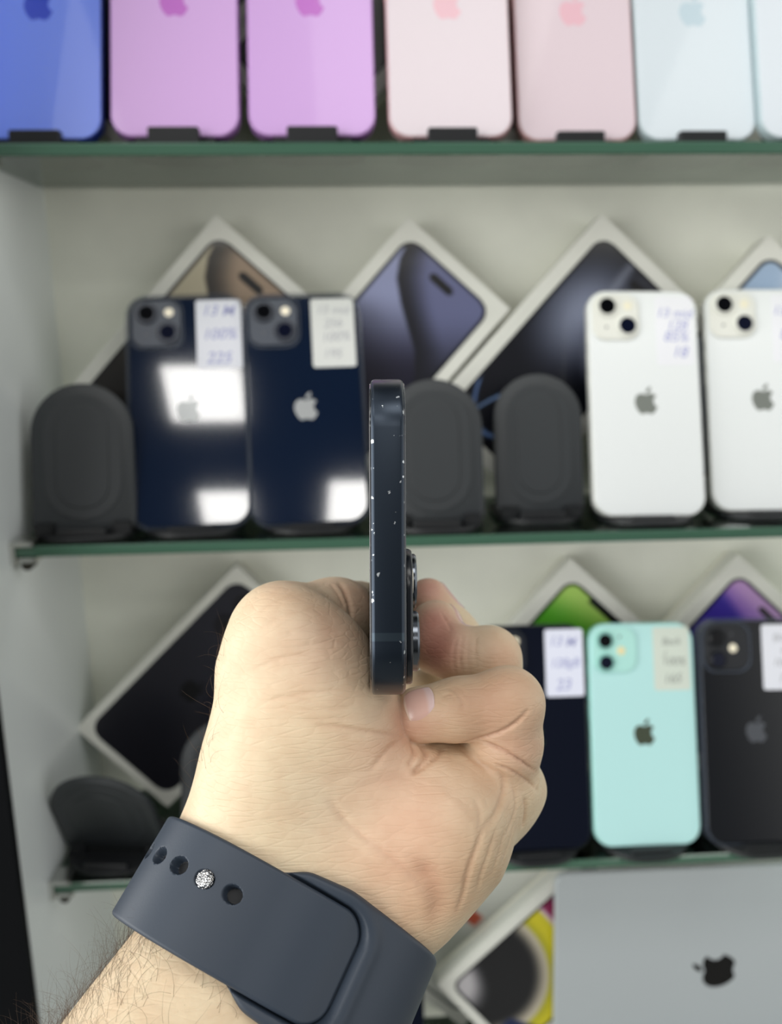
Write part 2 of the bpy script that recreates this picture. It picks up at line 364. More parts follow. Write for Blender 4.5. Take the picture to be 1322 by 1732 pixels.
# ---------------------------------------------------------------- boxes with a printed picture
white_card = mat('white_card', 'dadbd3', .45)
card_edge = mat('box_lid_edge', 'e6e4d6', .4)
def smooth01(x): x = np.clip(x, 0, 1); return x*x*(3-2*x)
def phone_box(apex, shelf, lean, yaw, roll, label, colour, W=.091, H=.171, T=.022, margin=.0085, prc=.011, group='white phone boxes balanced on a corner', res=(70, 140), extra=None):
    rot = (Matrix.Rotation(R(yaw), 4, 'Z') @ Matrix.Rotation(R(-lean), 4, 'X') @ Matrix.Rotation(R(-roll), 4, 'Y'))
    base = Vector(apex) - rot @ Vector((-W/2, 0, H))
    low = base + rot @ Vector((W/2, 0, 0)); low2 = base + rot @ Vector((W/2, T, 0))
    dz = shelf + .0006 - min(low.z, low2.z)
    print('BOX', label[:30], 'lift %.4f' % dz, 'backY %.4f' % max((base+rot@Vector((a, T, b))).y for a in (-W/2, W/2) for b in (0, H)), 'lowY %.4f' % low.y)
    base.z += dz
    e = empty('phone_box', Matrix.Translation(base+EYE) @ rot, label, 'box', group)
    mesh('lid', *slab(W, H, .0012, 0, T*.74, .0005, 0, H/2, n=2, bs=2), white_card, e)
    mesh('tray', *slab(W-.0008, H-.0008, .0010, T*.74+.0006, T, .0004, 0, H/2, n=2, bs=2), card_edge, e)
    # the printed picture: a rounded sheet whose colours are evaluated on a fine grid
    w, h = W-2*margin, H-2*margin; nu, nv = res
    us = np.linspace(-1, 1, nu); zs = []
    vv = np.linspace(0, h, nv)
    hw = np.full(nv, w/2)
    dd = np.minimum(vv, h-vv); k = dd < prc
    hw[k] = w/2-prc+np.sqrt(np.maximum(prc**2-(prc-dd[k])**2, 0))
    X = hw[:, None]*us[None, :]; Z = np.repeat(vv[:, None], nu, 1)+margin
    vs = np.stack([X, np.full_like(X, -.00012), Z], -1).reshape(-1, 3)
    idx = np.arange(nu*nv).reshape(nv, nu)
    fs = np.stack([idx[:-1, :-1], idx[:-1, 1:], idx[1:, 1:], idx[1:, :-1]], -1).reshape(-1, 4)
    o = mesh('printed_picture', vs.tolist(), fs.tolist(), pic_m, e, smooth=False)
    x, z = X/(w/2), (Z-margin)/h           # x -1..1, z 0..1 up
    C = colour(x, z)                        # HxWx3 srgb
    # thin dark frame round the printed screen
    q = np.maximum(np.abs(x)*w/2-(w/2-prc), 0); r = np.maximum(np.abs(z-.5)*h-(h/2-prc), 0)
    dist = np.hypot(q, r)-prc
    edge = smooth01((dist+.0024)/.0006)[..., None]
    if colour not in (col_backview,): C = C*(1-edge)+np.array((.05, .055, .07))*edge
    Cl = np.where(C <= .04045, C/12.92, ((C+.055)/1.055)**2.4)
    at_ = o.data.color_attributes.new('print', 'FLOAT_COLOR', 'POINT')
    at_.data.foreach_set('color', np.concatenate([Cl, np.ones(Cl.shape[:2]+(1,))], -1).reshape(-1).astype(np.float32))
    if extra: extra(e, w, h, margin)
    return e
pic_m = vcol_mat('printed_picture', .3, .3)
def c3(h): return np.array([int(h[i:i+2], 16)/255 for i in (0, 2, 4)])
def mix(a, b, t): return a*(1-t[..., None])+b*t[..., None]
def island(C, x, z, cx=0, cz=.935, hw=.26, hh=.016):
    d = np.hypot(np.maximum(np.abs(x-cx)-hw+.1, 0)/.1, np.maximum(np.abs(z-cz)-.0, 0)/hh)
    return mix(C, np.array((.04, .04, .05)), smooth01((1.25-d)/.4))
WB, HB_ = .091, .175
def rel_apex(x, z, w=.074, h=.158):
    """image-upright offsets (mm) from the box apex for a box rolled by 42 degrees"""
    X = x*w/2+WB/2; Z = (z-1)*h-.0085; c_, s_ = math.cos(R(42)), math.sin(R(42))
    return (X*c_+Z*s_)*1000, (-X*s_+Z*c_)*1000
def swirl(light, mid, dark, base):
    """two folded ribbons meeting along an S-curve: pale to the left, dark to the right"""
    def f(x, z):
        r, u = rel_apex(x, z)
        s = np.interp(-u, [18, 27, 40, 56, 73, 88, 104, 130], [-1, -6, -8.5, -6, -1.5, 2.7, 2.2, -6])
        t = smooth01((r-s)/1.2+.5)
        left = mix(np.broadcast_to(c3(light), x.shape+(3,)), c3(base), smooth01((-u-48)/58))
        left = mix(left, c3(base), smooth01((s-r-22)/24)*.5)
        right = mix(np.broadcast_to(c3(dark), x.shape+(3,)), c3(mid), smooth01((r-s-1)/22)*smooth01((120+u)/60))
        return island(left*(1-t[..., None])+right*t[..., None], x, z)
    return f
def col_planet(x, z):
    C = mix(np.broadcast_to(c3('0b0d16'), x.shape+(3,)), c3('8a91a8'), smooth01(1-np.hypot((x+.25)/1.3, (z-.70)/.36))*1.0)
    C = mix(C, c3('8b90a0'), smooth01(1-np.abs(np.hypot((x-.75), (z-1.02)*2.0)-.95)/.16)*.55)
    C = mix(C, c3('2a2c36'), smooth01((.80-np.hypot(x-.75, (z-1.02)*2.0))/.2)*.8)
    for ax, az, r_, wd, col in ((.15, -.12, .88, .035, '7f9fd0'), (-.25, .50, .91, .035, '6c8cc4'), (.95, .10, .62, .03, '4a6c9c')):
        C = mix(C, c3(col), smooth01(1-np.abs(np.hypot(x-ax, (z-az)*2.0)-r_)/wd)*.9*smooth01((.36-z)/.1))
    return island(C, x, z, .25)
def col_blue(x, z): return island(mix(mix(np.broadcast_to(c3('9db4cf'), x.shape+(3,)), c3('56677f'), smooth01(1-z*1.0)), c3('c7d3e2'), smooth01(np.sin(x*4+z*9)*.5+.3)*.5), x, z)
def notch(C, x, z): return mix(C, np.array((.03, .03, .035)), smooth01((z-.955)/.008)*smooth01((.42-np.abs(x))/.05))
def col_green(x, z):
    C = mix(np.broadcast_to(c3('abd268'), x.shape+(3,)), c3('4fa028'), smooth01((.96-z+(x+.6)*.06)/.20))
    C = mix(C, c3('14400c'), smooth01((.78-z)/.3)); return notch(C, x, z)
def col_purple(x, z):
    C = mix(np.broadcast_to(c3('b892c8'), x.shape+(3,)), c3('8c66b8'), smooth01((.96-z)/.10))
    C = mix(C, c3('3a2c96'), smooth01((.90-z-(x+1)*.04)/.07)); C = mix(C, c3('141430'), smooth01((.7-z)/.3)); return island(C, x, z, .1)
def col_backview(x, z):
    C = np.broadcast_to(c3('1b1b22'), x.shape+(3,)).copy(); C = mix(C, c3('24252f'), smooth01(z*1.1))
    for cx_, cz_ in ((-.50, .925), (-.50, .80)):
        d = np.hypot((x-cx_)*.037, (z-cz_)*.154)
        C = mix(C, c3('0c0d12'), smooth01((.0088-d)/.0008)); C = mix(C, c3('1f2028'), smooth01((.0062-d)/.0006)); C = mix(C, c3('06070a'), smooth01((.0040-d)/.0006))
    return C
def col_swirl14(x, z):
    C = np.broadcast_to(c3('8a2650'), x.shape+(3,)).copy()
    C = mix(C, c3('3b1030'), smooth01((z-.62)/.2)*.7)
    d = np.hypot((x+.75)/1.50, (z-.17)/.36)
    C = mix(C, c3('cdb8cc'), smooth01((1.33-d)/.05))
    C = mix(C, c3('cfc42c'), smooth01((1.28-d)/.06)); C = mix(C, c3('8a8a22'), smooth01((1.10-d)/.12)*.5)
    C = mix(C, c3('b9b0b8'), smooth01((.98-d)/.05)*.8)
    C = mix(C, c3('141519'), smooth01((.93-d)/.24)*.98)
    dd = np.hypot((x+1.15)/.95, (z-.02)/.17); C = mix(C, c3('b4b1b4'), smooth01((1.1-dd)/.6))
    C = mix(C, c3('1a2448'), smooth01((.10-z+(x-.2)*.14)/.03)*smooth01((x-.3)/.1))
    return C
def col_red(x, z):
    return mix(np.broadcast_to(c3('c9cbc4'), x.shape+(3,)), c3('b4513a'), smooth01((.04-np.abs(z-.47))/.01)*smooth01((-.2-x)/.1))
# ---------------------------------------------------------------- boxes behind the phones
BY = .594
BX = dict(lean=8.2, yaw=0)
phone_box(at(365, 360, BY), S2, 8.2, 0, -42, 'white phone box with a bronze swirl picture, behind the leftmost dark phone', swirl('b4ac94', '9a8672', '2e2a26', '171411'), H=.178)
phone_box(at(690, 365, BY), S2, 8.2, 0, -42, 'white phone box with a violet-blue swirl picture, above the held phone', swirl('8f95b8', '64688c', '15161f', '1b1a2c'), H=.175)
phone_box(at(1018, 358, BY), S2, 8.2, 2, -43, 'white phone box with a dark planet picture, behind the white phones', col_planet, margin=.0095, H=.178)
phone_box(at(1300, 396, .585), S2, 10, 0, -43, 'white phone box with a pale blue picture, cut off by the right edge', col_blue, W=.088, H=.160)
phone_box(at(965, 947, BY), S3, 8.2, 0, -43, 'white phone box with a bright green screen picture, above the mint phone', col_green, margin=.0095, H=.158)
phone_box(at(1248, 940, BY), S3, 8.2, 0, -43, 'white phone box with a purple screen picture, above the black phone', col_purple, margin=.0095, H=.158)
def back_emblem(e, w, h, mg): emblem(e, -.004, mg+h*.47, .019, M_('dark_emblem', '0c0d10', .3), -.00018)
phone_box(at(400, 963, .594), S3, 5.5, 2, -46, 'white box picturing the back of a black phone, left of the hand', col_backview, W=.089, H=.1665, margin=.0062, prc=.0115, extra=back_emblem)
phone_box(at(1000, 1425, .575), S4, 8.2, 0, -49, 'white phone box with yellow and maroon swirl picture beside the silver tablet', col_swirl14, W=.092, H=.160, margin=.0075, prc=.008)
phone_box(at(880, 1400, .602), S4, 3, 0, -42, 'white phone box with a red picture peeking out beside the wrist', col_red, W=.090, H=.170, T=.009)
for px, lab, cf in ((220, 'white phone box behind the blue and pink phones of the top row', swirl('8c8f90', '6d6f6e', '2c2f2d', '2b2d2b')), (549, 'white phone box behind the second pink phone of the top row', swirl('8c8f90', '6d6f6e', '3a3d3a', '3a3d3a')),
                    (880, 'white phone box behind the two pale rose phones of the top row', swirl('8c8f90', '6d6f6e', '2c2f2d', '2b2d2b')), (1200, 'white phone box behind the pale blue phones of the top row', swirl('8c8f90', '6d6f6e', '2c2f2d', '2b2d2b'))):
    lowp = at(px, 268, .567); rot = Matrix.Rotation(R(-8.2), 4, 'X') @ Matrix.Rotation(R(42), 4, 'Y')
    ap = lowp + rot @ Vector((-.091, 0, .171))
    phone_box(ap, S1, 8.2, 0, -42, lab, cf)

# ---------------------------------------------------------------- top row of pastel phones and their stands
def soft(name, c, r=.42): return mat(name, c, r, coat=.15)
rows1 = [((-46, 172, 225), 'ultramarine', '7492fb', '2a3f9c', '2444c8', 'bright blue phone at the far left of the top row', 'blue phone'),
         ((186, 405, 226), 'orchid', 'd6abe4', 'b27fc4', 'c06cc8', 'pink-violet phone standing next to the blue phone', 'left pink-violet phone'),
         ((420, 636, 226), 'orchid', 'd2a6e2', 'b27fc4', 'c06cc8', 'pink-violet phone standing next to the pale rose phones', 'right pink-violet phone'),
         ((658, 868, 229), 'rose', 'dfd2d8', 'd9a9ac', 'e6b9c4', 'pale rose phone standing next to the pink-violet phones', 'left pale rose phone'),
         ((877, 1078, 231), 'rose_deep', 'dccad1', 'd9a9a8', 'e2b3bf', 'pale rose phone standing next to the pale blue phones', 'right pale rose phone'),
         ((1083, 1281, 232), 'ice', 'd3dde3', 'b5c6ca', 'bccfd8', 'pale ice-blue phone standing next to the pale rose phones', 'whole pale blue phone'),
         ((1289, 1487, 234), 'ice', 'd3dbe2', 'b5c6ca', 'bccfd8', 'pale ice-blue phone cut off by the right edge of the photo', 'cut off pale blue phone')]
for (xl, xr, yb), nm, c, ce, cem, lab, short in rows1:
    a, b = at(xl, yb, .523), at(xr, yb, .523)
    Y = .523
    for k in range(20):
        a, b = at(xl, yb, Y), at(xr, yb, Y); Y *= .0720/(b.x-a.x)
    Y = .3*.527+.7*Y; Wd = at(xr, yb, Y).x-at(xl, yb, Y).x
    p = (at(xl, yb, Y)+at(xr, yb, Y))/2; p.z = S1+.0085
    smartphone(frame(p, 17), lab, M_('back_'+nm+c, c, .38, coat=.2), M_('edge_'+nm, ce, .3), W=Wd, H=.1496, rc=.0125, module='vertical', emb=M_('emb_'+nm, cem, .3), embh=.0200, emby=.0062, group='pastel phones on the top shelf')
    phone_stand(p.x, p.y, S1, 0, 'black folding stand holding the '+short+' on the top shelf', lean=17, lift=.0085, hold=True, lip=.0042, group='stands under the top row phones')

# ---------------------------------------------------------------- middle row
navy = mat('navy_glass', '0c1a30', .07, coat=.6, spec=.6); navy_e = mat('navy_aluminium', '18222f', .3, metal=.6)
navy_mod = mat('navy_camera_plate', '3a414e', .35); navy_ring = mat('navy_lens_ring', '2b303b', .25, metal=.3)
silver_e = mat('emblem_silver', '9c9fa0', .25, metal=.3)
def hs(p, z, yaw, lab, lean=18, grp='stands under the middle row phones'): phone_stand(p[0], p[1], z, yaw, lab, lean=lean, lift=.0042, hold=True, group=grp)
d1 = smartphone(frame((-.0952, .5165, S2+.0043), 21.0, 2.0, 1.0), 'dark navy phone with square light reflection, on the middle shelf', navy, navy_e, W=.0722, H=.1478, ring=navy_ring, bump_c=navy_mod, emb=silver_e, case=(.0755, .151), group='dark navy phones on the middle shelf')
price_label(d1, .0205, .1225, .0285, .0455, [('13 M', -.02, .27, .0100), ('100%', .0, -.07, .0098), ('225', -.03, -.42, .0105)], ink_b)
d2 = smartphone(frame((-.0222, .5165, S2+.0043), 21.0, 2.2, .8), 'dark navy phone with grey printed sticker, just left of the held phone', navy, navy_e, W=.0722, H=.1478, ring=navy_ring, bump_c=navy_mod, emb=silver_e, case=(.0755, .151), group='dark navy phones on the middle shelf')
price_label(d2, .0195, .1225, .0275, .0455, [('13 mid', .0, .28, .0075), ('256', .0, .08, .0080), ('100%', .05, -.12, .0085), ('195', -.05, -.36, .0080)], ink_g, pm=paper2)
hs((-.0952, .5165), S2, 2, 'black folding stand holding the dark phone with the square reflection', 21)
hs((-.0222, .5165), S2, 2.2, 'black folding stand holding the dark phone left of the held phone', 21)
pearl = mat('starlight_glass', 'e9eded', .22, coat=.5); pearl_e = mat('starlight_aluminium', 'd4d6d0', .3, metal=.2)
pearl_mod = mat('starlight_camera_plate', 'dfe0d8', .3); emb_g = mat('emblem_grey', '80857f', .3, metal=.2)
wl = [('13 mid', .0, .20, .0085), ('128', .06, .02, .0090), ('85%', .02, -.15, .0095), ('18', .1, -.38, .0100)]
w1 = smartphone(frame((.1905, .5150, S2+.0040), 19.0, -.4, -1.0), 'white phone with purple-inked sticker, standing right of the empty stands', pearl, pearl_e, ring=pearl_mod, bump_c=pearl_mod, emb=emb_g, lensr=.0054, flashc='e9e4cc', group='white phones on the middle shelf')
price_label(w1, .0205, .1200, .0245, .0450, wl, ink_bg, pm=M_('white_sticker', 'e6e7ec', .5))
w2 = smartphone(frame((.2695, .5215, S2+.0040), 18.5, -2.2, -.6), 'white phone cut off by the right edge of the photo', pearl, pearl_e, ring=pearl_mod, bump_c=pearl_mod, emb=emb_g, lensr=.0054, flashc='e9e4cc', group='white phones on the middle shelf')
price_label(w2, .0205, .1200, .0245, .0450, wl, ink_bg, jit=4, pm=M_('white_sticker', 'e6e7ec', .5))
hs((.1905, .5150), S2, -.4, 'black folding stand holding the fully visible white phone', 19)
hs((.2695, .5215), S2, -2.2, 'black folding stand holding the white phone at the right edge', 18.5)
G = 'empty black stands on the middle shelf'
p = at(143, 896, .512); phone_stand(p.x, p.y, S2, 3, 'empty black folding stand with rounded top at the left end of the middle shelf', lean=14, lift=.004, bare=True, group=G, pw=.0610, ph=.0905)
p = at(737, 900, .510); phone_stand(p.x, p.y, S2, -1, 'empty black folding stand partly hidden behind the held phone', lean=15, lift=.004, bare=True, group=G, pw=.0610, ph=.0900)
p = at(914, 889, .526); phone_stand(p.x, p.y, S2, -1, 'empty black folding stand between the held phone and the white phones', lean=15, lift=.004, bare=True, group=G, pw=.0570, ph=.0910)

# ---------------------------------------------------------------- lower row
mint = mat('mint_glass', 'b9e5e4', .25, coat=.4); mint_e = mat('mint_aluminium', '8fc9c0', .3, metal=.2)
m1 = smartphone(frame((.1968, .5010, S3+.0042), 18.0, 1.2, -1.3), 'mint green phone standing on the lower shelf', mint, mint_e, W=.0735, H=.1490, module='vertical', ring=mint_e, bump_c=M_('mint_plate', 'aee0d8', .4), emb=M_('emblem_olive', '4d5546', .3, metal=.3), flashc='e6dcae')
price_label(m1, .0210, .1245, .0255, .0430, [('Back', .0, .22, .0070), ('/', -.2, .0, .0080), ('100%', .05, -.10, .0075), ('165', .0, -.38, .0085)], ink_k, pm=M_('cream_sticker', 'cfd8cd', .55), lab='cream handwritten price sticker')
black = mat('black_glass', '16181c', .1, coat=.5); black_e = mat('black_aluminium', '1c1e22', .3, metal=.5)
b1 = smartphone(frame((.2735, .4990, S3+.0042), 18.0, .5, -1.3), 'black phone with white sticker right of the mint green phone', black, black_e, W=.0735, H=.1490, module='vertical', ring=black_e, bump_c=M_('black_plate', '1f2125', .4), emb=M_('emblem_dim', '55585e', .25, metal=.3), flashc='f4ecd4', case=(.0770, .1525))
price_label(b1, .0215, .1240, .0300, .0445, [('Black', .0, .25, .0070), ('64', .05, .06, .0070), ('100%', .0, -.14, .0075), ('165', .05, -.38, .0080)], ink_g, jit=3)
n1 = smartphone(frame((.1218, .5010, S3+.0042), 17.5, 2, -1.0), 'very dark blue phone with white sticker, half hidden behind the fingers', M_('midnight_glass', '060c1c', .1, coat=.5), M_('midnight_edge', '10151f', .3, metal=.5), W=.0745, H=.1500, ring=navy_ring, bump_c=M_('midnight_plate', '141923', .35), emb=M_('emblem_green', '16261c', .3), flashc='f0e6cc')
price_label(n1, .0225, .1240, .0265, .0455, [('13 M', -.05, .25, .0090), ('128gB', .0, -.06, .0082), ('23', -.05, -.40, .0105)], ink_b, jit=7, pm=M_('cool_sticker', 'dfe2f2', .5))
hs((.1968, .5010), S3, 1.2, 'black folding stand holding the mint green phone', 18, 'stands under the lower row phones')
hs((.2735, .4990), S3, .5, 'black folding stand holding the black phone at the right edge', 18, 'stands under the lower row phones')
hs((.1218, .5010), S3, 2, 'black folding stand holding the dark blue phone behind the fingers', 17.5, 'stands under the lower row phones')
p = at(188, 1464, .512); phone_stand(p.x, p.y, S3, -6, 'empty black stand with its plate tipped towards the viewer, left end of lower shelf', lean=-25, lift=.004, bare=True, pw=.0680, ph=.077, back=.012)
p = at(385, 1440, .512); phone_stand(p.x, p.y, S3, 0, 'empty black stand mostly hidden behind the wrist, left of the hand', lean=14, lift=.004, bare=True, pw=.061, ph=.090)

# ---------------------------------------------------------------- bottom row
tab_m = mat('tablet_aluminium', 'afb6b9', .42, metal=.15, noise=(6, .015))
TX, TZ = at(1205, 1643, .547).x, at(1205, 1643, .547).z
tw, th = .250, 2*(TZ-S4)/math.cos(R(6))
p = (TX+.002, .547-(TZ-S4)*math.tan(R(6)), S4+.0004)
t = empty('tablet_computer', frame(p, 6, 0, -.3), 'silver tablet standing on its long side with a dark rotated fruit emblem', 'tablet')
mesh('back_shell', *slab(tw, th, .009, 0, .0062, .0012, 0, th/2, n=8), tab_m, t)
mesh('screen', *slab(tw-.003, th-.003, .008, .0060, .0066, .0003, 0, th/2, n=8), lens_dark, t)
emblem(t, -.002, th/2, .0330, M_('emblem_black', '07080a', .12), -.0001, rot=R(90))
p = at(640, 1895, .515); p.z = S4+.003
u = smartphone(frame(p, 15, 0, 0), 'dark phone with a white sticker, mostly hidden behind the watch band', M_('midnight_glass'), M_('midnight_edge'), module='diagonal', ring=navy_ring)
price_label(u, .0200, .1215, .0255, .0440, [('13', 0, .2, .009), ('95%', 0, -.1, .008)], ink_g, jit=9)
# ---------------------------------------------------------------- the held phone, top edge towards the viewer
CB = Matrix((CR, CU, CF)).transposed()            # eye-space (right, up, forward) to world axes
def Q(px, py, d):                                   # eye-space point in metres
    return np.array([(px-661)/FPX*d, (866-py)/FPX*d, d])
HW, HH, HT = .0722, .1467, .00765
def held_matrix():
    c = Vector(Q(656.8, 907, .1850)); tip = Vector(Q(650.0, 907, .330))
    L = (tip-c).normalized()
    up = Vector((-.004, 1, 0)); up = (up-L*up.dot(L)).normalized(); rt = L.cross(up)*-1
    if rt.x < 0: rt = -rt
    B = Matrix((up, -rt, -L)).transposed()          # local x up, y towards the screen side, z towards the viewer
    c0 = c + L*HH + rt*(HT/2)                       # bottom centre of the back glass
    return c0, B
HC0, HB = held_matrix()
mw = (CB @ HB).to_4x4(); mw.translation = CB @ HC0 + EYE
def chipped():
    m = mat('worn_navy_aluminium', '222d3a', .32, metal=.8, coat=.35, spec=.5, Coat_Roughness=.3); nt = m.node_tree; b = nt.nodes['Principled BSDF']
    tc = nt.nodes.new('ShaderNodeTexCoord'); sp = nt.nodes.new('ShaderNodeSeparateXYZ'); nt.links.new(tc.outputs['Object'], sp.inputs[0])
    def mt(op, a_, b_, clamp=False):
        n = nt.nodes.new('ShaderNodeMath'); n.operation = op; n.use_clamp = clamp
        for i_, v in enumerate((a_, b_)):
            if isinstance(v, (int, float)): n.inputs[i_].default_value = v
            elif v is not None: nt.links.new(v, n.inputs[i_])
        return n.outputs[0]
    vo = nt.nodes.new('ShaderNodeTexVoronoi'); vo.inputs['Scale'].default_value = 900
    nz = nt.nodes.new('ShaderNodeTexNoise'); nz.inputs['Scale'].default_value = 2200; nt.links.new(tc.outputs['Object'], nz.inputs['Vector'])
    va = nt.nodes.new('ShaderNodeVectorMath'); va.operation = 'MULTIPLY_ADD'; nt.links.new(nz.outputs['Color'], va.inputs[0]); va.inputs[1].default_value = (.0009,)*3; nt.links.new(tc.outputs['Object'], va.inputs[2])
    nt.links.new(va.outputs[0], vo.inputs['Vector'])
    cs = nt.nodes.new('ShaderNodeSeparateColor'); nt.links.new(vo.outputs['Color'], cs.inputs[0])
    ed = mt('MULTIPLY', mt('SUBTRACT', mt('ABSOLUTE', mt('SUBTRACT', sp.outputs['Y'], HT/2), None), HT/2-.0010), 1400, True)
    up = mt('MULTIPLY', mt('SUBTRACT', sp.outputs['X'], .024), 180, True)
    thr = mt('SUBTRACT', mt('SUBTRACT', .965, mt('MULTIPLY', ed, .46)), mt('MULTIPLY', up, .12))
    chip = mt('MULTIPLY', mt('GREATER_THAN', cs.outputs[0], thr), mt('LESS_THAN', vo.outputs['Distance'], mt('ADD', .04, mt('MULTIPLY', cs.outputs[1], .34))))
    band = mt('LESS_THAN', mt('ABSOLUTE', mt('ADD', sp.outputs['X'], .0217), None), .0009)
    m1 = nt.nodes.new('ShaderNodeMix'); m1.data_type = 'RGBA'; m1.inputs[6].default_value = (*lin('222d3a'), 1); m1.inputs[7].default_value = (*lin('36434e'), 1); nt.links.new(band, m1.inputs[0])
    m2 = nt.nodes.new('ShaderNodeMix'); m2.data_type = 'RGBA'; nt.links.new(m1.outputs[2], m2.inputs[6]); m2.inputs[7].default_value = (*lin('cdd2d6'), 1); nt.links.new(chip, m2.inputs[0])
    nt.links.new(m2.outputs[2], b.inputs['Base Color']); return m
chip_m = chipped()
held = smartphone(mw, 'dark navy phone with chipped paint held edge-on in the hand', M_('held_glass', '0c1626', .12, coat=.5), chip_m, W=HW, H=HH, T=HT, rc=.0125, module='diagonal', ring=M_('held_ring', '62676e', .2, metal=1), bump_c=M_('held_plate', '12161d', .25), emb=silver_e)

# ---------------------------------------------------------------- signed distance model of hand and forearm (eye space, metres)
WC = Q(466, 1590, .207)
_ad = Q(329, 1864, .1905)-WC; WA = _ad/np.linalg.norm(_ad)                     # along the forearm, towards the elbow
_e1 = Q(466+88, 1590+44, .207)-WC; _e1 -= WA*(_e1@WA); WE1 = _e1/np.linalg.norm(_e1)
WE2 = np.cross(WE1, WA); WE2 = WE2*(-np.sign(WE2[2]))                         # towards the viewer
W1, W2 = .0298, .0225
def wrist_pt(th, s, h=0):
    """point on the wrist ellipse: th in degrees (0 right, 90 towards the viewer), s along the arm, h above the skin"""
    t = np.radians(th); s = np.asarray(s, float)
    x, y = W1*np.cos(t), W2*np.sin(t); nx, ny = np.cos(t)/W1, np.sin(t)/W2; n = np.hypot(nx, ny)
    return WC + np.multiply.outer(x+h*nx/n, WE1) + np.multiply.outer(y+h*ny/n, WE2) + np.multiply.outer(s+np.zeros_like(x), WA)
def smin(a, b, k):
    h = np.maximum(k-np.abs(a-b), 0)/k; return np.minimum(a, b)-h*h*k*.25
def smax(a, b, k): return -smin(-a, -b, k)
def cone(p, a, b, ra, rb):
    ba = b-a; l2 = ba@ba; h = np.clip(((p-a)@ba)/l2, 0, 1)
    d = p-a-h[..., None]*ba
    return np.sqrt((d*d).sum(-1))-(ra+(rb-ra)*h)
def chain(p, pts, k=.003):
    """pts: (px, py, depth, radius mm)"""
    out = None
    for u, v in zip(pts[:-1], pts[1:]):
        d = cone(p, Q(*u[:3]), Q(*v[:3]), u[3]/1000, v[3]/1000)
        out = d if out is None else smin(out, d, k)
    return out
def arm(p):
    q = p-WC; t = q@WA; u = q@WE1; v = q@WE2
    g = np.clip(t, 0, .3)
    r1 = W1+.0006*np.tanh(g/.02)+.115*np.maximum(g-.010, 0); r2 = W2+.10*np.maximum(g-.010, 0)
    u = u+.045*np.maximum(g-.01, 0)
    k0 = np.sqrt((u/r1)**2+(v/r2)**2)+1e-9; k1 = np.sqrt((u/r1**2)**2+(v/r2**2)**2)+1e-9
    return smax(k0*(k0-1)/k1, -t-.012, .012)
_Hi = np.array(HB.inverted()); _Hc = np.array(HC0)
def phone_sdf(p):
    l = (p-_Hc)@_Hi.T
    def bx(c, h, r):
        q = np.abs(l-np.array(c))-np.array(h)+r
        return np.sqrt((np.maximum(q, 0)**2).sum(-1))+np.minimum(q.max(-1), 0)-r
    b = bx((0, HT/2, HH/2), (HW/2, HT/2, HH/2), .0008)
    r2 = np.hypot(np.maximum(np.abs(l[..., 0])-HW/2+.0125, 0), np.maximum(np.abs(l[..., 2]-HH/2)-HH/2+.0125, 0))-.0125
    b = np.maximum(b, r2)
    m = bx((-HW/2+.0178, -.0008, HH-.0178), (.0153, .0010, .0153), .0004)
    for x, z in ((.0122, .0112), (.0250, .0240)):
        rr = np.hypot(l[..., 0]-(-HW/2+x), l[..., 2]-(HH-z))-.0068
        m = np.minimum(m, np.maximum(rr, np.abs(l[..., 1]+.0016)-.0016))
    return np.minimum(b, m)
THENAR = [(430, 1440, .212, 17), (472, 1290, .213, 17.5), (498, 1170, .214, 16.8), (484, 1088, .214, 13.2)]
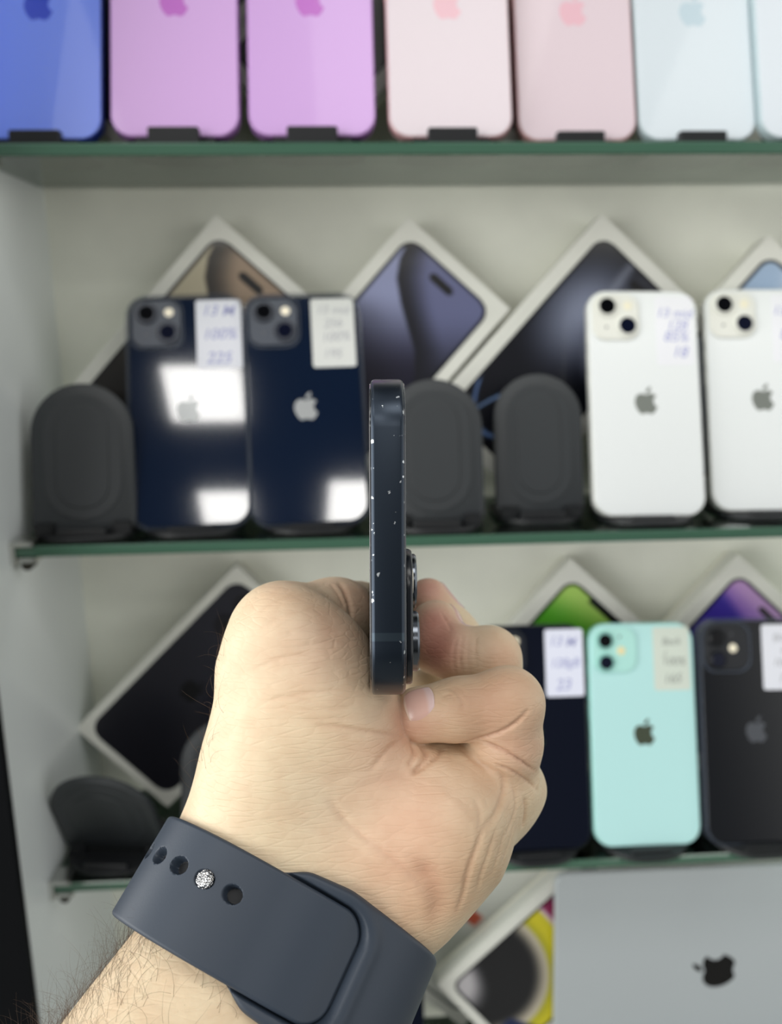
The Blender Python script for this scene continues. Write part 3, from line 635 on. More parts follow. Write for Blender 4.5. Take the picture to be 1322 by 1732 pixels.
def hand_sdf(p, full=True):
    d = arm(p)
    # heel of the hand and palm
    palm = chain(p, [(440, 1440, .213, 17.5), (600, 1440, .214, 17.5), (665, 1490, .213, 15.5)], .01)
    palm = smin(palm, chain(p, [(676, 1500, .214, 14.0), (748, 1400, .214, 16.0), (792, 1350, .219, 12.0)], .01), .012)
    palm = smin(palm, chain(p, [(560, 1380, .221, 19), (650, 1335, .223, 15), (760, 1346, .224, 11)], .01), .012)
    palm = smin(palm, chain(p, THENAR, .008), .012)
    palm = smin(palm, chain(p, [(548, 1118, .213, 11.5), (571, 1210, .2125, 13.5), (600, 1290, .214, 13)], .008), .008)
    palm = smin(palm, chain(p, [(560, 1320, .232, 17), (640, 1310, .262, 15), (690, 1275, .290, 12)], .01), .012)      # web under the phone
    palm = smin(palm, chain(p, [(700, 1260, .280, 12), (716, 1186, .258, 8.0), (800, 1230, .262, 8)], .006), .006)
    palm = smin(palm, chain(p, [(760, 1370, .232, 14), (800, 1330, .262, 11), (760, 1280, .292, 11)], .01), .012)      # back of the palm to the knuckles
    d = smin(d, palm, .010)
    # thumb: knuckle, then bending behind, tip on the screen side
    th = chain(p, [(486, 1090, .215, 13.0), (478, 1064, .222, 11.5), (566, 1048, .238, 10.9), (606, 1040, .258, 10.2)], .004)
    th = smin(th, cone(p, Q(455, 1130, .214), Q(466, 1066, .214), .0125, .0100), .005)
    d = smin(d, th, .005)
    # little finger (nearest)
    pk = chain(p, [(850, 1335, .224, 9.0), (855, 1255, .216, 8.8), (858, 1190, .2125, 8.6), (775, 1199, .2125, 7.3), (708, 1209, .2135, 6.9)], .0028)
    pk = smin(pk, cone(p, Q(880, 1335, .226), Q(870, 1372, .226), .0045, .0040), .004)
    d1 = smin(d, chain(p, [(830, 1345, .226, 9.5), (872, 1330, .226, 5.5)], .004), .006)
    # ring, middle, index
    rg = chain(p, [(828, 1320, .246, 9.2), (842, 1220, .246, 9.0), (826, 1114, .238, 8.6), (772, 1106, .238, 7.4)], .0028)
    rg = smin(rg, chain(p, [(772, 1106, .238, 7.4), (742, 1090, .243, 8.0), (736, 1060, .246, 7.6)], .003), .002)
    md = chain(p, [(812, 1290, .270, 9.2), (815, 1190, .272, 9.0), (798, 1110, .268, 8.4), (765, 1072, .262, 7.4), (724, 1014, .262, 6.5)], .0028)
    ix = chain(p, [(760, 1270, .292, 9.2), (800, 1180, .300, 8.8), (790, 1110, .302, 8.2), (745, 1070, .298, 7.4), (708, 1040, .292, 7.2)], .0028)
    # roots blend, neighbours only touch
    def fing(dd, f, root, k1=.008, k2=.0007):
        w = np.clip(1-(cone(p, Q(*root[:3]), Q(root[0]+1, root[1], root[2]), .012, .012))/.012, 0, 1)
        return smin(dd, f, k2+(k1-k2)*w)
    d = fing(d1, pk, (845, 1350, .226)); d = fing(d, rg, (828, 1330, .248)); d = fing(d, md, (812, 1300, .270)); d = fing(d, ix, (760, 1290, .292))
    return smax(d, -(phone_sdf(p)-.0002), .0012)

def surface_nets(fn, lo, hi, h):
    ax = [np.arange(lo[i], hi[i]+h, h) for i in range(3)]
    n = [len(a) for a in ax]; F = np.empty(n, np.float32)
    for i in range(0, n[0], 16):
        G = np.stack(np.meshgrid(ax[0][i:i+16], ax[1], ax[2], indexing='ij'), -1); F[i:i+16] = fn(G)
    S = F < 0
    act = np.zeros([k-1 for k in n], bool); s8 = []
    for dx in (0, 1):
        for dy in (0, 1):
            for dz in (0, 1): s8.append(S[dx:n[0]-1+dx, dy:n[1]-1+dy, dz:n[2]-1+dz])
    cnt = sum(s.astype(np.int8) for s in s8); act = (cnt > 0) & (cnt < 8)
    ids = -np.ones(act.shape, np.int64); I = np.argwhere(act); ids[act] = np.arange(len(I))
    acc = np.zeros((len(I), 3)); c = np.zeros(len(I))
    corners = [(a, b, d) for a in (0, 1) for b in (0, 1) for d in (0, 1)]
    for u in corners:
        for k in range(3):
            if u[k] == 0:
                v = list(u); v[k] = 1
                fu = F[I[:, 0]+u[0], I[:, 1]+u[1], I[:, 2]+u[2]]; fv = F[I[:, 0]+v[0], I[:, 1]+v[1], I[:, 2]+v[2]]
                m = (fu < 0) != (fv < 0); t = np.where(m, fu/(fu-fv+1e-20), 0)
                pt = np.array(u, float)[None]+0*acc; pt[:, k] += t; acc[m] += pt[m]; c[m] += 1
    V = np.array(lo)+(I+acc/c[:, None])*h
    quads = []
    for k in range(3):
        a, b = (k+1) % 3, (k+2) % 3
        sl0 = [slice(1, -1)]*3; sl0[k] = slice(0, -1); sl1 = [slice(1, -1)]*3; sl1[k] = slice(1, None)
        s0, s1 = S[tuple(sl0)], S[tuple(sl1)]; E_ = np.argwhere(s0 != s1)
        if not len(E_): continue
        fl = s0[tuple(E_.T)]
        base = E_.copy(); base[:, a] += 1; base[:, b] += 1          # grid index of edge start
        def cell(da, db):
            q = base.copy(); q[:, a] -= da; q[:, b] -= db; return ids[tuple(q.T)]
        q = np.stack([cell(1, 1), cell(0, 1), cell(0, 0), cell(1, 0)], 1)
        q[~fl] = q[~fl][:, ::-1]; quads.append(q)
    quads = np.concatenate(quads); quads = quads[(quads >= 0).all(1)]
    return V, quads
def grad(fn, p, e=2e-4):
    g = np.empty_like(p)
    for k in range(3):
        o = np.zeros(3); o[k] = e; g[:, k] = (fn(p+o)-fn(p-o))/(2*e)
    return g
def project(fn, V, it=2):
    for _ in range(it):
        g = grad(fn, V); l2 = np.maximum((g*g).sum(-1), .1); st = fn(V)[:, None]*g/l2[:, None]
        V = V-np.clip(st, -.0008, .0008)
    return V
def subdivide(V, Qd):
    e = np.concatenate([Qd[:, [0, 1]], Qd[:, [1, 2]], Qd[:, [2, 3]], Qd[:, [3, 0]]]); e.sort(1)
    key = e[:, 0]*len(V)+e[:, 1]; uk, inv = np.unique(key, return_inverse=True)
    em = (V[uk//len(V)]+V[uk % len(V)])/2; n = len(V); m = len(Qd); inv = inv.reshape(4, m)+n
    fc = V[Qd].mean(1); f0 = n+len(em)+np.arange(m)
    NQ = np.concatenate([np.stack([Qd[:, i], inv[i], f0, inv[i-1]], 1) for i in range(4)])
    return np.concatenate([V, em, fc]), NQ
VOX = .0009
lo_ = np.array([-.125, -.185, .15]); hi_ = np.array([.058, -.012, .325])
HV, HQ = surface_nets(lambda p: hand_sdf(p), lo_, hi_, VOX)
HV = project(hand_sdf, HV, 2); HV, HQ = subdivide(HV, HQ); HV = project(hand_sdf, HV, 2)
print('HAND', len(HV), HV.min(0), HV.max(0))
# ---------------------------------------------------------------- wrinkles and folds pressed into the surface, then skin colour
def normals(fn, V): g = grad(fn, V, 3e-4); return g/np.maximum(np.linalg.norm(g, axis=1), 1e-9)[:, None]
HN = normals(hand_sdf, HV)
def px_of(V): return np.stack([661+FPX*V[:, 0]/V[:, 2], 866-FPX*V[:, 1]/V[:, 2]], 1)
def march(o, d, n=60, far=.4):
    """first hit of the skin along rays o + t d (arrays)"""
    t = np.zeros(len(o))
    for _ in range(n):
        t = np.minimum(t+hand_sdf(o+d*t[:, None])*.8, far)
    return o+d*t[:, None], t < far*.99
def skin_at(pts):
    """surface points seen at photograph pixels"""
    p = np.array(pts, float); d = np.stack([(p[:, 0]-661)/FPX, (866-p[:, 1])/FPX, np.ones(len(p))], 1)
    d /= np.linalg.norm(d, axis=1)[:, None]
    o = d*.14; return march(o, d, 90, .25)
def poly(pts, step=3.0):
    out = []
    for a, b in zip(pts[:-1], pts[1:]):
        n = max(1, int(math.dist(a, b)/step)); out += [(a[0]+(b[0]-a[0])*i/n, a[1]+(b[1]-a[1])*i/n) for i in range(n)]
    return out+[pts[-1]]
def smooth_poly(pts):
    q = pts
    for _ in range(2): q = [q[0]]+[tuple(a[k]*w_+b[k]*(1-w_) for k in (0, 1)) for a, b in zip(q[:-1], q[1:]) for w_ in (.75, .25)]+[q[-1]]
    return q
CREASES = [  # points, width mm, depth mm
    ([(786, 1254), (826, 1246), (862, 1231), (884, 1212), (893, 1200)], .50, .62),
    ([(812, 1252), (846, 1266), (880, 1285), (912, 1310)], .50, .75),
    ([(838, 1292), (866, 1303), (890, 1318), (908, 1338)], .50, .55),
    ([(682, 1247), (655, 1241), (620, 1237), (575, 1229), (535, 1225)], .50, .45),
    ([(684, 1248), (660, 1262), (640, 1284), (628, 1300)], .8, .35),
    ([(398, 1140), (440, 1128), (470, 1113), (510, 1106), (556, 1104)], .45, .20),
    ([(440, 1186), (490, 1178), (530, 1170), (600, 1165)], .45, .22),
    ([(490, 1176), (530, 1188), (556, 1202), (590, 1194), (612, 1185)], .45, .16),
    ([(530, 1225), (575, 1240), (610, 1228)], .5, .12), ([(570, 1250), (600, 1238), (640, 1240)], .5, .14),
    ([(505, 1220), (560, 1214), (620, 1216)], .4, .14), ([(430, 1200), (500, 1196), (550, 1206)], .4, .12),
    ([(425, 1050), (455, 1022), (500, 1006), (548, 1008)], .6, .14), ([(430, 1072), (470, 1045), (520, 1030), (575, 1040)], .6, .10),
    ([(470, 1075), (520, 1064), (580, 1070)], .5, .10), ([(500, 1095), (550, 1084), (600, 1090)], .5, .10),
    ([(574, 985), (586, 1004), (592, 1026), (594, 1044)], .9, .45), ([(560, 988), (574, 1008), (582, 1026)], .6, .25),
    ([(712, 1262), (720, 1278), (712, 1296), (698, 1308)], .8, .65), ([(748, 1262), (740, 1280), (722, 1296), (700, 1304)], .8, .55),
    ([(694, 1254), (700, 1275), (690, 1296)], .7, .5), ([(780, 1268), (800, 1290), (830, 1300)], .8, .25),
    ([(842, 1300), (853, 1322), (846, 1352), (832, 1382), (822, 1402)], .8, .50),
    ([(824, 1384), (812, 1412), (802, 1440), (790, 1470), (784, 1512), (772, 1545)], .7, .50),
    ([(862, 1318), (870, 1345), (868, 1380), (850, 1420)], .6, .28), ([(884, 1350), (888, 1372), (884, 1398)], .7, .50),
    ([(836, 1405), (826, 1440), (812, 1475), (806, 1510)], .6, .30), ([(852, 1400), (846, 1436), (830, 1480)], .6, .22),
    ([(868, 1390), (862, 1420), (850, 1455)], .5, .20), ([(800, 1350), (812, 1380), (806, 1410)], .7, .22),
    ([(542, 1341), (575, 1380), (603, 1406), (668, 1453), (710, 1491), (738, 1533)], .8, .32),
    ([(704, 1456), (728, 1486), (742, 1520), (742, 1560)], 2.4, .85), ([(500, 1380), (560, 1420), (620, 1450), (660, 1500)], .9, .14),
    ([(556, 1345), (572, 1372), (590, 1390)], .7, .20), ([(600, 1330), (650, 1318), (700, 1312)], 1.6, .30),
    ([(772, 1078), (766, 1104), (768, 1142)], .45, .16), ([(783, 1074), (777, 1104), (780, 1142)], .40, .18), ([(794, 1070), (790, 1100), (792, 1136)], .40, .10), ([(806, 1070), (803, 1096), (806, 1130)], .35, .14),
    ([(748, 1178), (762, 1172), (768, 1184)], .35, .20), ([(756, 1164), (770, 1168), (780, 1182), (784, 1200)], .5, .24), ([(764, 1160), (780, 1166), (790, 1182)], .4, .14),
    ([(745, 1034), (758, 1056), (762, 1066)], .4, .25), ([(640, 1300), (600, 1308), (560, 1312)], 1.2, .18),
]
HP = px_of(HV)
def dist_to(pts):
    """distance (m) of near vertices to a list of surface points; returns index, distance"""
    lo, hi = pts.min(0)-.006, pts.max(0)+.006
    idx = np.where(((HV > lo) & (HV < hi)).all(1))[0]; d = np.full(len(idx), 1.0)
    for q in pts: d = np.minimum(d, ((HV[idx]-q)**2).sum(1))
    return idx, np.sqrt(d)
disp = np.zeros(len(HV)); red = np.zeros(len(HV))
for pts, wd, dp in CREASES:
    sp = poly(smooth_poly(pts)); S_, ok = skin_at(sp)
    n = len(S_); taper = np.minimum(1, np.minimum(np.arange(n), n-1-np.arange(n))/(n*.22)+.15)
    S_, taper = S_[ok], taper[ok]
    if len(S_) < 2: continue
    lo, hi = S_.min(0)-.008, S_.max(0)+.008
    idx = np.where(((HV > lo) & (HV < hi)).all(1))[0]; f = np.zeros(len(idx))
    for q, t in zip(S_, taper): f = np.maximum(f, t*np.exp(-((HV[idx]-q)**2).sum(1)/(wd*1e-3)**2))
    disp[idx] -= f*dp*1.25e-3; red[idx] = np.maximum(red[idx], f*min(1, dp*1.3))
# low soft bulges between the folds (eye pixel, radius mm, height mm)
for (x, y), rad, hgt in (((735, 1292), 4, .7), ((700, 1285), 3, .5), ((770, 1290), 5, .5), ((690, 1400), 12, .8), ((800, 1330), 7, .6), ((838, 1378), 5, .5), ((868, 1352), 5, .5), ((515, 1060), 9, .5), ((806, 1460), 5, .35), ((900, 1348), 4, .6), ((868, 1268), 5, .4), ((850, 1160), 7, .4), ((590, 1300), 12, .4)):
    s_, ok = skin_at([(x, y)])
    if ok[0]: disp += hgt*1e-3*np.exp(-((HV-s_[0])**2).sum(1)/(rad*1e-3)**2)
HV = HV+HN*disp[:, None]

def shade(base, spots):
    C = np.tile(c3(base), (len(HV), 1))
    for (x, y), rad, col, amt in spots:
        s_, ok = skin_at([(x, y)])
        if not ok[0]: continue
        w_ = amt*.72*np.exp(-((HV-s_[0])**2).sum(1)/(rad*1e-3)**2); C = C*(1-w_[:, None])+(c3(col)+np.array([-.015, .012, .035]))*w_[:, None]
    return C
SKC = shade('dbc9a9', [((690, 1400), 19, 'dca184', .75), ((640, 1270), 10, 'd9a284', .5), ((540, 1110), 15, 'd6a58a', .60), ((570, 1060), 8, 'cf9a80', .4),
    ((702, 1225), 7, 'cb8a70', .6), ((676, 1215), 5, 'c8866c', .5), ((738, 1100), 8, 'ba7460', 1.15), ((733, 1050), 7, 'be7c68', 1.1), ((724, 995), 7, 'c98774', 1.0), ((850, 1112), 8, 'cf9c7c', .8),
    ((868, 1168), 9, 'c99c7c', .8), ((815, 1200), 11, 'b08463', 1.15), ((872, 1280), 10, 'c8957a', .8), ((720, 1480), 12, 'd29a78', .6), ((740, 1540), 8, 'cf9a72', .5), ((450, 1330), 24, 'e3c7a0', .6), ((470, 1220), 16, 'e2c29c', .5), ((850, 1330), 7, 'd8b691', .6),  # little finger spot: darker tan skin, deepened to paint in its shade
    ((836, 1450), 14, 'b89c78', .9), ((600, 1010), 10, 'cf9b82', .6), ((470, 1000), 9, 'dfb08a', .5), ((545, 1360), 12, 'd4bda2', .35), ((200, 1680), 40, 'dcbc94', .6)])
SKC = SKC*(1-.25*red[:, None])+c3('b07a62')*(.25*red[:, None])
def skin_material():
    m = bpy.data.materials.new('skin'); m.use_nodes = True; nt = m.node_tree; b = nt.nodes['Principled BSDF']; L_ = nt.links.new
    at_ = nt.nodes.new('ShaderNodeAttribute'); at_.attribute_name = 'print'
    tc = nt.nodes.new('ShaderNodeTexCoord')
    n1 = nt.nodes.new('ShaderNodeTexNoise'); n1.inputs['Scale'].default_value = 160; n1.inputs['Detail'].default_value = 5; L_(tc.outputs['Object'], n1.inputs['Vector'])
    hsv = nt.nodes.new('ShaderNodeMix'); hsv.data_type = 'RGBA'; hsv.blend_type = 'MULTIPLY'; hsv.inputs[0].default_value = 1
    rp = nt.nodes.new('ShaderNodeValToRGB'); rp.color_ramp.elements[0].position = .35; rp.color_ramp.elements[1].position = .65
    rp.color_ramp.elements[0].color = (.94, .89, .87, 1); rp.color_ramp.elements[1].color = (1, 1, 1, 1)
    L_(n1.outputs['Fac'], rp.inputs[0]); L_(at_.outputs['Color'], hsv.inputs[6]); L_(rp.outputs[0], hsv.inputs[7]); L_(hsv.outputs[2], b.inputs['Base Color'])
    b.inputs['Roughness'].default_value = .5; b.inputs['Specular IOR Level'].default_value = .42
    b.inputs['Subsurface Weight'].default_value = .12; b.inputs['Subsurface Radius'].default_value = (1, .55, .40); b.inputs['Subsurface Scale'].default_value = .0025
    # fine lines running across the palm side, plus pores
    mp = nt.nodes.new('ShaderNodeMapping'); mp.inputs['Rotation'].default_value = (.3, R(-18), .2); mp.inputs['Scale'].default_value = (.30, .8, 1.5); L_(tc.outputs['Object'], mp.inputs['Vector'])
    v1 = nt.nodes.new('ShaderNodeTexVoronoi'); v1.feature = 'DISTANCE_TO_EDGE'; v1.inputs['Scale'].default_value = 480; L_(mp.outputs[0], v1.inputs['Vector'])
    cl = nt.nodes.new('ShaderNodeMapRange'); cl.inputs[1].default_value = 0; cl.inputs[2].default_value = .16; L_(v1.outputs['Distance'], cl.inputs[0])
    v2 = nt.nodes.new('ShaderNodeTexVoronoi'); v2.inputs['Scale'].default_value = 1500; L_(tc.outputs['Object'], v2.inputs['Vector'])
    bp = nt.nodes.new('ShaderNodeBump'); bp.inputs['Strength'].default_value = .36; bp.inputs['Distance'].default_value = .00016; L_(cl.outputs[0], bp.inputs['Height'])
    bp2 = nt.nodes.new('ShaderNodeBump'); bp2.inputs['Strength'].default_value = .25; bp2.inputs['Distance'].default_value = .00010; L_(v2.outputs['Distance'], bp2.inputs['Height']); L_(bp.outputs[0], bp2.inputs['Normal'])
    L_(bp2.outputs[0], b.inputs['Normal']); return m
skin = skin_material()
def np_mesh(name, V, Qd, m, col=None, parent=None):
    me = bpy.data.meshes.new(name); Wd = V @ np.array(CB).T + np.array(EYE)
    me.vertices.add(len(Wd)); me.vertices.foreach_set('co', Wd.astype(np.float32).ravel())
    k = Qd.shape[1]; me.loops.add(len(Qd)*k); me.loops.foreach_set('vertex_index', Qd.astype(np.int32).ravel())
    me.polygons.add(len(Qd)); me.polygons.foreach_set('loop_start', np.arange(0, len(Qd)*k, k, dtype=np.int32)); me.polygons.foreach_set('loop_total', np.full(len(Qd), k, np.int32))
    me.update(calc_edges=True); me.polygons.foreach_set('use_smooth', [True]*len(me.polygons)); me.materials.append(m)
    if col is not None:
        Cl = np.where(col <= .04045, col/12.92, ((col+.055)/1.055)**2.4); at_ = me.color_attributes.new('print', 'FLOAT_COLOR', 'POINT')
        at_.data.foreach_set('color', np.concatenate([Cl, np.ones((len(Cl), 1))], 1).astype(np.float32).ravel())
    o = bpy.data.objects.new(name, me); COL.objects.link(o)
    if parent: o.parent = parent
    return o
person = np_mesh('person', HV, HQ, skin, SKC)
tag(person, 'left hand and hairy forearm of a person gripping the dark phone edge-on', 'person')

# ---------------------------------------------------------------- fingernails
nail_m = vcol_mat('fingernail', .22, .3)
def nail(cen, nrm, ldir, wd, ln, label):
    nrm = np.array(nrm, float); nrm /= np.linalg.norm(nrm); l_ = np.array(ldir, float); l_ -= nrm*(l_@nrm); l_ /= np.linalg.norm(l_); s_ = np.cross(nrm, l_)
    nu, nv = 22, 22; g = np.linspace(-1, 1, nu); U, Vv = np.meshgrid(g, g)
    # disc-to-square map gives a rounded outline, squarer towards the free edge
    x = U*np.sqrt(1-Vv**2*.42); y = Vv*np.sqrt(1-U**2*.30)
    o = cen+nrm*.012+np.multiply.outer(x*wd/2, s_)+np.multiply.outer(y*ln/2, l_)
    o = o.reshape(-1, 3); pt, ok = march(o, -np.tile(nrm, (len(o), 1)), 60, .03)
    if ok.mean() < .5: return
    edge = np.maximum(np.abs(U), np.abs(Vv)).reshape(-1)
    h = np.where(edge > .97, -.0003, .00035); pt = pt+nrm*h[:, None]
    idx = np.arange(nu*nv).reshape(nv, nu); q = np.stack([idx[:-1, :-1], idx[:-1, 1:], idx[1:, 1:], idx[1:, :-1]], -1).reshape(-1, 4)
    y = Vv.reshape(-1)
    C = np.tile(c3('cfa89b'), (len(y), 1)); C = mix(C, c3('d3b8b4'), smooth01((-.35-y)/.3)); C = mix(C, c3('e6d3c2'), smooth01((y-.86)/.06))
    n = np_mesh('fingernail', pt, q, nail_m, C, person); tag(n, label)
def seg(a, b): return Q(*b)-Q(*a)
sp_, _ = skin_at([(708, 1184)])
nail(sp_[0], normals(hand_sdf, sp_)[0]+np.array([.05, .75, 0]), seg((772, 1200, .2125), (706, 1196, .2100)), .0076, .0078, 'pinkish little finger nail under the phone')
nail(Q(748, 1076, .2435), (.75, .45, .35), seg((772, 1106, .238), (738, 1062, .246)), .0105, .0125, 'ring finger nail seen edge-on')
nail(Q(733, 1022, .262), (.80, .35, .35), seg((765, 1072, .262), (724, 1014, .262)), .0095, .0115, 'middle finger nail seen edge-on')
nail(Q(596, 1042, .255), (-.5, .35, .8), seg((566, 1048, .238), (606, 1040, .258)), .0115, .0125, 'thumb nail turned away')

# ---------------------------------------------------------------- hair on forearm and the thumb side of the hand
rng = np.random.default_rng(5)
def hairs(mask, n, lmin, lmax, flow, lift):
    ids = np.where(mask)[0]
    ids = rng.choice(ids, min(n, len(ids)), replace=False); out_v, out_q = [], []
    for i in ids:
        p = HV[i].copy(); nrm = HN[i]; ln = rng.uniform(lmin, lmax); st = 7
        d = np.array(flow)-nrm*(np.array(flow)@nrm); d /= np.linalg.norm(d)+1e-9
        d = d+rng.normal(0, .45, 3); d = d/np.linalg.norm(d)+nrm*rng.uniform(*lift); d /= np.linalg.norm(d)
        curl = rng.normal(0, .22, 3); ring = []
        for k in range(st+1):
            t = k/st; r_ = .000030*(1-t*.75)
            a = np.cross(d, [0, 0, 1.]); a /= np.linalg.norm(a)+1e-9; b_ = np.cross(d, a)
            ring.append([p+r_*(a*math.cos(w_)+b_*math.sin(w_)) for w_ in (0, 2.094, 4.188)])
            p = p+d*ln/st; d = d+curl+rng.normal(0, .06, 3)-nrm*.09; d /= np.linalg.norm(d)
        base = len(out_v)*3*(st+1); out_v.append(np.array(ring).reshape(-1, 3))
        for k in range(st):
            for j in range(3): out_q.append((base+k*3+j, base+k*3+(j+1) % 3, base+(k+1)*3+(j+1) % 3, base+(k+1)*3+j))
    return np.concatenate(out_v), np.array(out_q)
HP = px_of(HV); front = HN[:, 2] < .35
tarm = (HV-WC)@WA; uarm = (HV-WC)@WE1
m1_ = (tarm > .0125) & (tarm < .065) & (uarm < -.010) & (rng.random(len(HV)) < np.clip((-uarm-.006)/.03, 0, 1)**1.6) & (HN[:, 2] < .7)
m2_ = (tarm < -.020) & (HP[:, 0] < 395) & (HP[:, 1] > 1080) & (HP[:, 1] < 1385) & (HN[:, 0] < -.72)
m3_ = (tarm > .0125) & (tarm < .06) & (uarm > -.012) & (uarm < .01) & front
va, qa = hairs(m1_, 1300, .007, .016, -WA*.4+WE1*-.35+np.array([.1, .5, 0]), (.10, .55))
vb, qb = hairs(m2_, 70, .004, .011, np.array([-.2, .9, -.2]), (.15, .6))
vc, qc = hairs(m3_, 90, .005, .010, -WA*.5+np.array([.3, .3, 0]), (.05, .2))
VV = np.concatenate([va, vb, vc]); QQ = np.concatenate([qa, qb+len(va), qc+len(va)+len(vb)])
hair = np_mesh('arm_hair', VV, QQ, mat('body_hair', '5c4736', .55), None, person); tag(hair, 'fine dark brown arm hair', kind='stuff')

# ---------------------------------------------------------------- wrist watch on a dark sport band
band_m = mat('slate_rubber', '303945', .48, spec=.42, bump=(2500, .03))
THS = np.linspace(0, 360, 721); _pp = wrist_pt(THS, 0.0); ARC = np.concatenate([[0], np.cumsum(np.linalg.norm(np.diff(_pp, axis=0), axis=1))])
def th_of(arc): return np.interp(arc, ARC, THS)
def arc_of(th): return np.interp(th % 360, THS, ARC)
# where the skin really is below the band, taken as the highest line across the band
_t = np.linspace(0, 360, 181); _base = np.zeros(len(_t))
for s0 in (-.010, -.005, 0, .005, .010):
    o = wrist_pt(_t, s0, .012); c0 = wrist_pt(_t, s0, .0); d = c0-o; d /= np.linalg.norm(d, axis=1)[:, None]
    pt, ok = march(o, d, 40, .03); _base = np.maximum(_base, np.where(ok, .012-np.linalg.norm(pt-o, axis=1), 0))
_base = np.convolve(np.concatenate([_base[-12:], _base, _base[:12]]), np.hanning(13)/np.hanning(13).sum(), 'same')[12:-12]
def base_h(th): return np.interp(np.asarray(th) % 360, _t, _base)+.0002
def band_pt(arc, s, h): 
    th = th_of(arc); return wrist_pt(th, s, h+base_h(th))
print('BAND', [(t, px_of(np.array([band_pt(arc_of(t), 0, .003)]).reshape(-1, 3))[0].round().tolist(), round(float(arc_of(t))*1000, 1), round(float(base_h(t))*1000, 1)) for t in (0, 30, 60, 90, 120, 150, 170)])
def sheet(arcs, ss, top, bot):
    """closed shell from a grid: arcs (n), ss (n, m) widths, top/bot heights (n, m)"""
    n, m = ss.shape; A_ = np.repeat(arcs[:, None], m, 1)
    def gp(h):
        th = th_of(A_.ravel()); x, y = W1*np.cos(np.radians(th)), W2*np.sin(np.radians(th)); nx, ny = x/W1**2, y/W2**2; l_ = np.hypot(nx, ny)
        hh = h.ravel()+base_h(th)
        return WC+np.multiply.outer(x+hh*nx/l_, WE1)+np.multiply.outer(y+hh*ny/l_, WE2)+np.multiply.outer(ss.ravel(), WA)
    V = np.concatenate([gp(top), gp(bot)]); I = np.arange(n*m).reshape(n, m)
    q = np.stack([I[:-1, :-1], I[:-1, 1:], I[1:, 1:], I[1:, :-1]], -1).reshape(-1, 4); q2 = q[:, ::-1]+n*m
    def side(a): return np.stack([a[:-1], a[:-1]+n*m, a[1:]+n*m, a[1:]], 1)
    return V, np.concatenate([q, q2, side(I[0])[:, ::-1], side(I[-1]), side(I[:, 0]), side(I[:, -1])[:, ::-1]])
HALF = .0122
_aa = np.linspace(0, ARC[-1]*.5, 400); _ax = px_of(np.array([band_pt(a, 0., .003).reshape(3) for a in _aa]))[:, 0]
def arc_at_x(x): return float(np.interp(-x, -_ax, _aa))
A_END, HOLE0, STEP = arc_at_x(584), arc_at_x(379), .0058
HS = -.0032
watch = empty('wristwatch', Matrix.Translation(Vector((CB @ Vector(WC))) + EYE), 'dark slate rubber sport watch band with metal stud on the wrist', 'watch')
def band_mesh(name, V, q, m, parent=watch):
    o = np_mesh(name, V-WC, q, m, None, None)
    me = o.data; co = np.empty(len(me.vertices)*3, np.float32); me.vertices.foreach_get('co', co)
    co = co.reshape(-1, 3)-np.array(EYE, np.float32); me.vertices.foreach_set('co', co.ravel()); me.update()
    o.parent = parent; me.set_sharp_from_angle(angle=R(60)); return o
def edge_round(e, r): return np.where(e < r, r-np.sqrt(np.maximum(r*r-(r-e)**2, 0)), 0)      # drop near an edge at distance e
HOLES = [HOLE0+STEP*k for k in (0, 1, 2, 3, 4)]
# strap with the holes: from its rounded end round the left side to the back of the wrist
def a_outline(arc, s):
    """inside distance (m) of the hole strap outline, rounded end"""
    rc = .0058; x = arc-A_END; y = HALF-np.abs(s)
    cx, cy = np.maximum(rc-x, 0), np.maximum(rc-y, 0)
    return np.where((x < rc) & (y < rc), rc-np.hypot(cx, cy), np.minimum(x, y))
m_ = 150
arcsA = np.concatenate([np.linspace(A_END-.0002, HOLES[-1]+.004, 420), np.linspace(HOLES[-1]+.004, ARC[-1]*.70, 90)[1:]])
gs = np.sin(np.linspace(-1, 1, m_)*math.pi/2*.93)/math.sin(math.pi/2*.93)
inset = np.where(arcsA-A_END < .0058, .0058-np.sqrt(np.maximum(.0058**2-(.0058-(arcsA-A_END))**2, 0)), 0)
ss = (HALF-inset)[:, None]*gs[None, :]; AA = np.repeat(arcsA[:, None], m_, 1)
e_in = np.maximum(a_outline(AA, ss), 0)
top = .0027-edge_round(e_in, .0009)*.95-.0008*smooth01((A_END+.006-AA)/.006)+.0006*smooth01((A_END+.020-AA)/.010)
for hb in HOLES:
    dd = np.hypot(AA-hb, ss-HS); rim = smooth01((.00195-dd)/.00035); top = top*(1-rim)+.0002*rim
V, q = sheet(arcsA, ss, top, np.full_like(top, -.0002)); hs_ = band_mesh('holed_strap', V, q, band_m)
hs_.data.materials.append(mat('strap_hole_shade', '101216', .6))  # hole floors painted near-black for the shade over the strap below
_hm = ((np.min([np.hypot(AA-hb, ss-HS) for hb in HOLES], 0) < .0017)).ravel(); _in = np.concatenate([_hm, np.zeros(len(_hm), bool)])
hs_.data.polygons.foreach_set('material_index', _in[q].all(1).astype(np.int32))
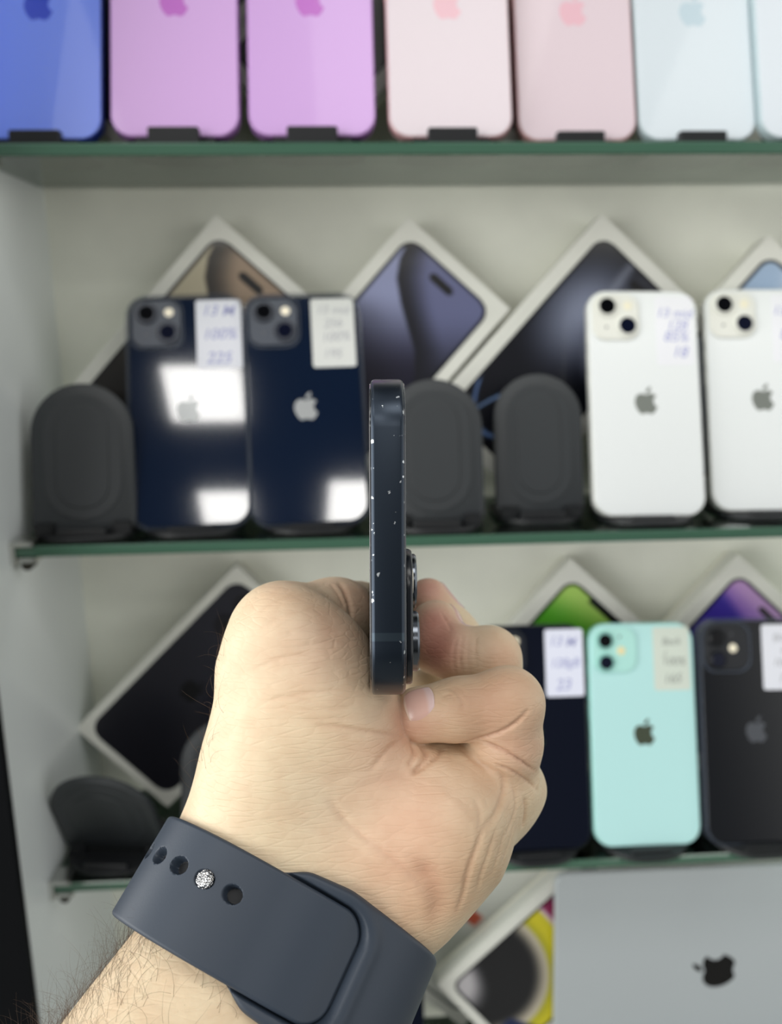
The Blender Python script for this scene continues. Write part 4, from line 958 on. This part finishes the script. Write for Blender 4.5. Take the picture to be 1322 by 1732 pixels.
# strap with the pocket: wraps the right side, its raised lip frames the rounded end
B0, B1 = arc_at_x(415), -ARC[-1]*.22
arcsB = np.linspace(B0, B1, 260)
halfB = np.interp(arcsB, [B1, -.004, A_END-.010, A_END+.006, A_END+.016, B0-.002, B0], [.0125, .0128, .0142, .0160, .0150, .0122, .0115])
halfB = np.convolve(np.pad(halfB, 8, 'edge'), np.hanning(17)/np.hanning(17).sum(), 'valid')
gs = np.linspace(-1, 1, 110); ss = halfB[:, None]*gs[None, :]; AB = np.repeat(arcsB[:, None], 110, 1)
out = -a_outline(AB, ss)                                  # distance outside the hole strap
rcq = .0058
qx, qy = np.maximum(A_END+rcq-AB, 0), np.maximum(np.abs(ss)-(HALF-rcq), 0)
out = np.where((qx > 0) & (qy > 0), np.hypot(qx, qy)-rcq, np.maximum(A_END-AB, np.abs(ss)-HALF))
lip = .0034*smooth01((out+.0001)/.0010)+.0007*np.exp(-((out-.0022)/.0016)**2)
fade = smooth01((B0-AB)/.022)                             # prongs sink in towards the left
topB = .0003+lip*(.35+.65*fade)*np.where(out > -.0001, 1, 0)
eb = halfB[:, None]-np.abs(ss)
topB = np.maximum(topB-edge_round(np.maximum(eb, 0), .0014), .0001)
V, q = sheet(arcsB, ss, topB, np.full_like(topB, -.0002)); band_mesh('pocket_strap', V, q, band_m)
# metal stud in the second hole
sc_ = band_pt(HOLES[1], HS, .0024).reshape(3); sn = normals(hand_sdf, sc_[None])[0]
sn = (band_pt(HOLES[1], HS, .004)-band_pt(HOLES[1], HS, .002)).reshape(3); sn /= np.linalg.norm(sn)
tu = WA; tv = np.cross(sn, tu); vs = []; nr, ns = 10, 28
for i in range(nr+1):
    a = math.pi/2*i/nr
    for j in range(ns):
        b_ = 2*math.pi*j/ns; k = 1+.05*math.cos(7*b_)*math.sin(3*a) if i < nr else 1
        vs.append(sc_+(tu*math.cos(b_)+tv*math.sin(b_))*.00205*math.cos(a)*k+sn*.0014*math.sin(a)*k)
I = np.arange((nr+1)*ns).reshape(nr+1, ns); qs = np.stack([I[:-1], np.roll(I[:-1], -1, 1), np.roll(I[1:], -1, 1), I[1:]], -1).reshape(-1, 4)
base = [v-sn*.002 for v in vs[:ns]]; n0 = len(vs); vs += base; J = np.arange(n0, n0+ns)
qs = np.concatenate([qs, np.stack([J, np.roll(J, -1), np.roll(I[0], -1), I[0]], -1)])
stud_m = mat('crystal_stud', 'd8d8d8', .12, metal=1); nt = stud_m.node_tree; tc = nt.nodes.new('ShaderNodeTexCoord'); vo = nt.nodes.new('ShaderNodeTexVoronoi')
vo.inputs['Scale'].default_value = 2200; nt.links.new(tc.outputs['Object'], vo.inputs['Vector']); bp = nt.nodes.new('ShaderNodeBump'); bp.inputs['Distance'].default_value = .0004; bp.inputs['Strength'].default_value = 1
nt.links.new(vo.outputs['Distance'], bp.inputs['Height']); nt.links.new(bp.outputs[0], nt.nodes['Principled BSDF'].inputs['Normal'])
tag(band_mesh('stud', np.array(vs), qs, stud_m), 'glittering metal stud')
# watch case on the far side of the wrist
cc = wrist_pt(275, 0., .0070+float(base_h(275))).reshape(3); cn = -WE2; cx_ = WE1; cy_ = WA
mwc = Matrix(((cx_[0], cn[0], cy_[0]), (cx_[1], cn[1], cy_[1]), (cx_[2], cn[2], cy_[2])))
def case_part(name, vf, m): return band_mesh(name, np.array([list(mwc @ Vector(v)+Vector(cc)) for v in vf[0]]), None, m) 
def case_mesh(name, vf, m):
    Vw = [CB @ (mwc @ Vector(v)+Vector(cc)-Vector(WC)) for v in vf[0]]
    o = mesh(name, Vw, vf[1], m, watch); return o
case_mesh('case', slab(.038, .044, .0105, -.005, .0055, .0025, 0, 0), M_('watch_case', '20242b', .3, metal=.6))
case_mesh('display', slab(.034, .040, .009, .0054, .0062, .0006, 0, 0), lens_dark)
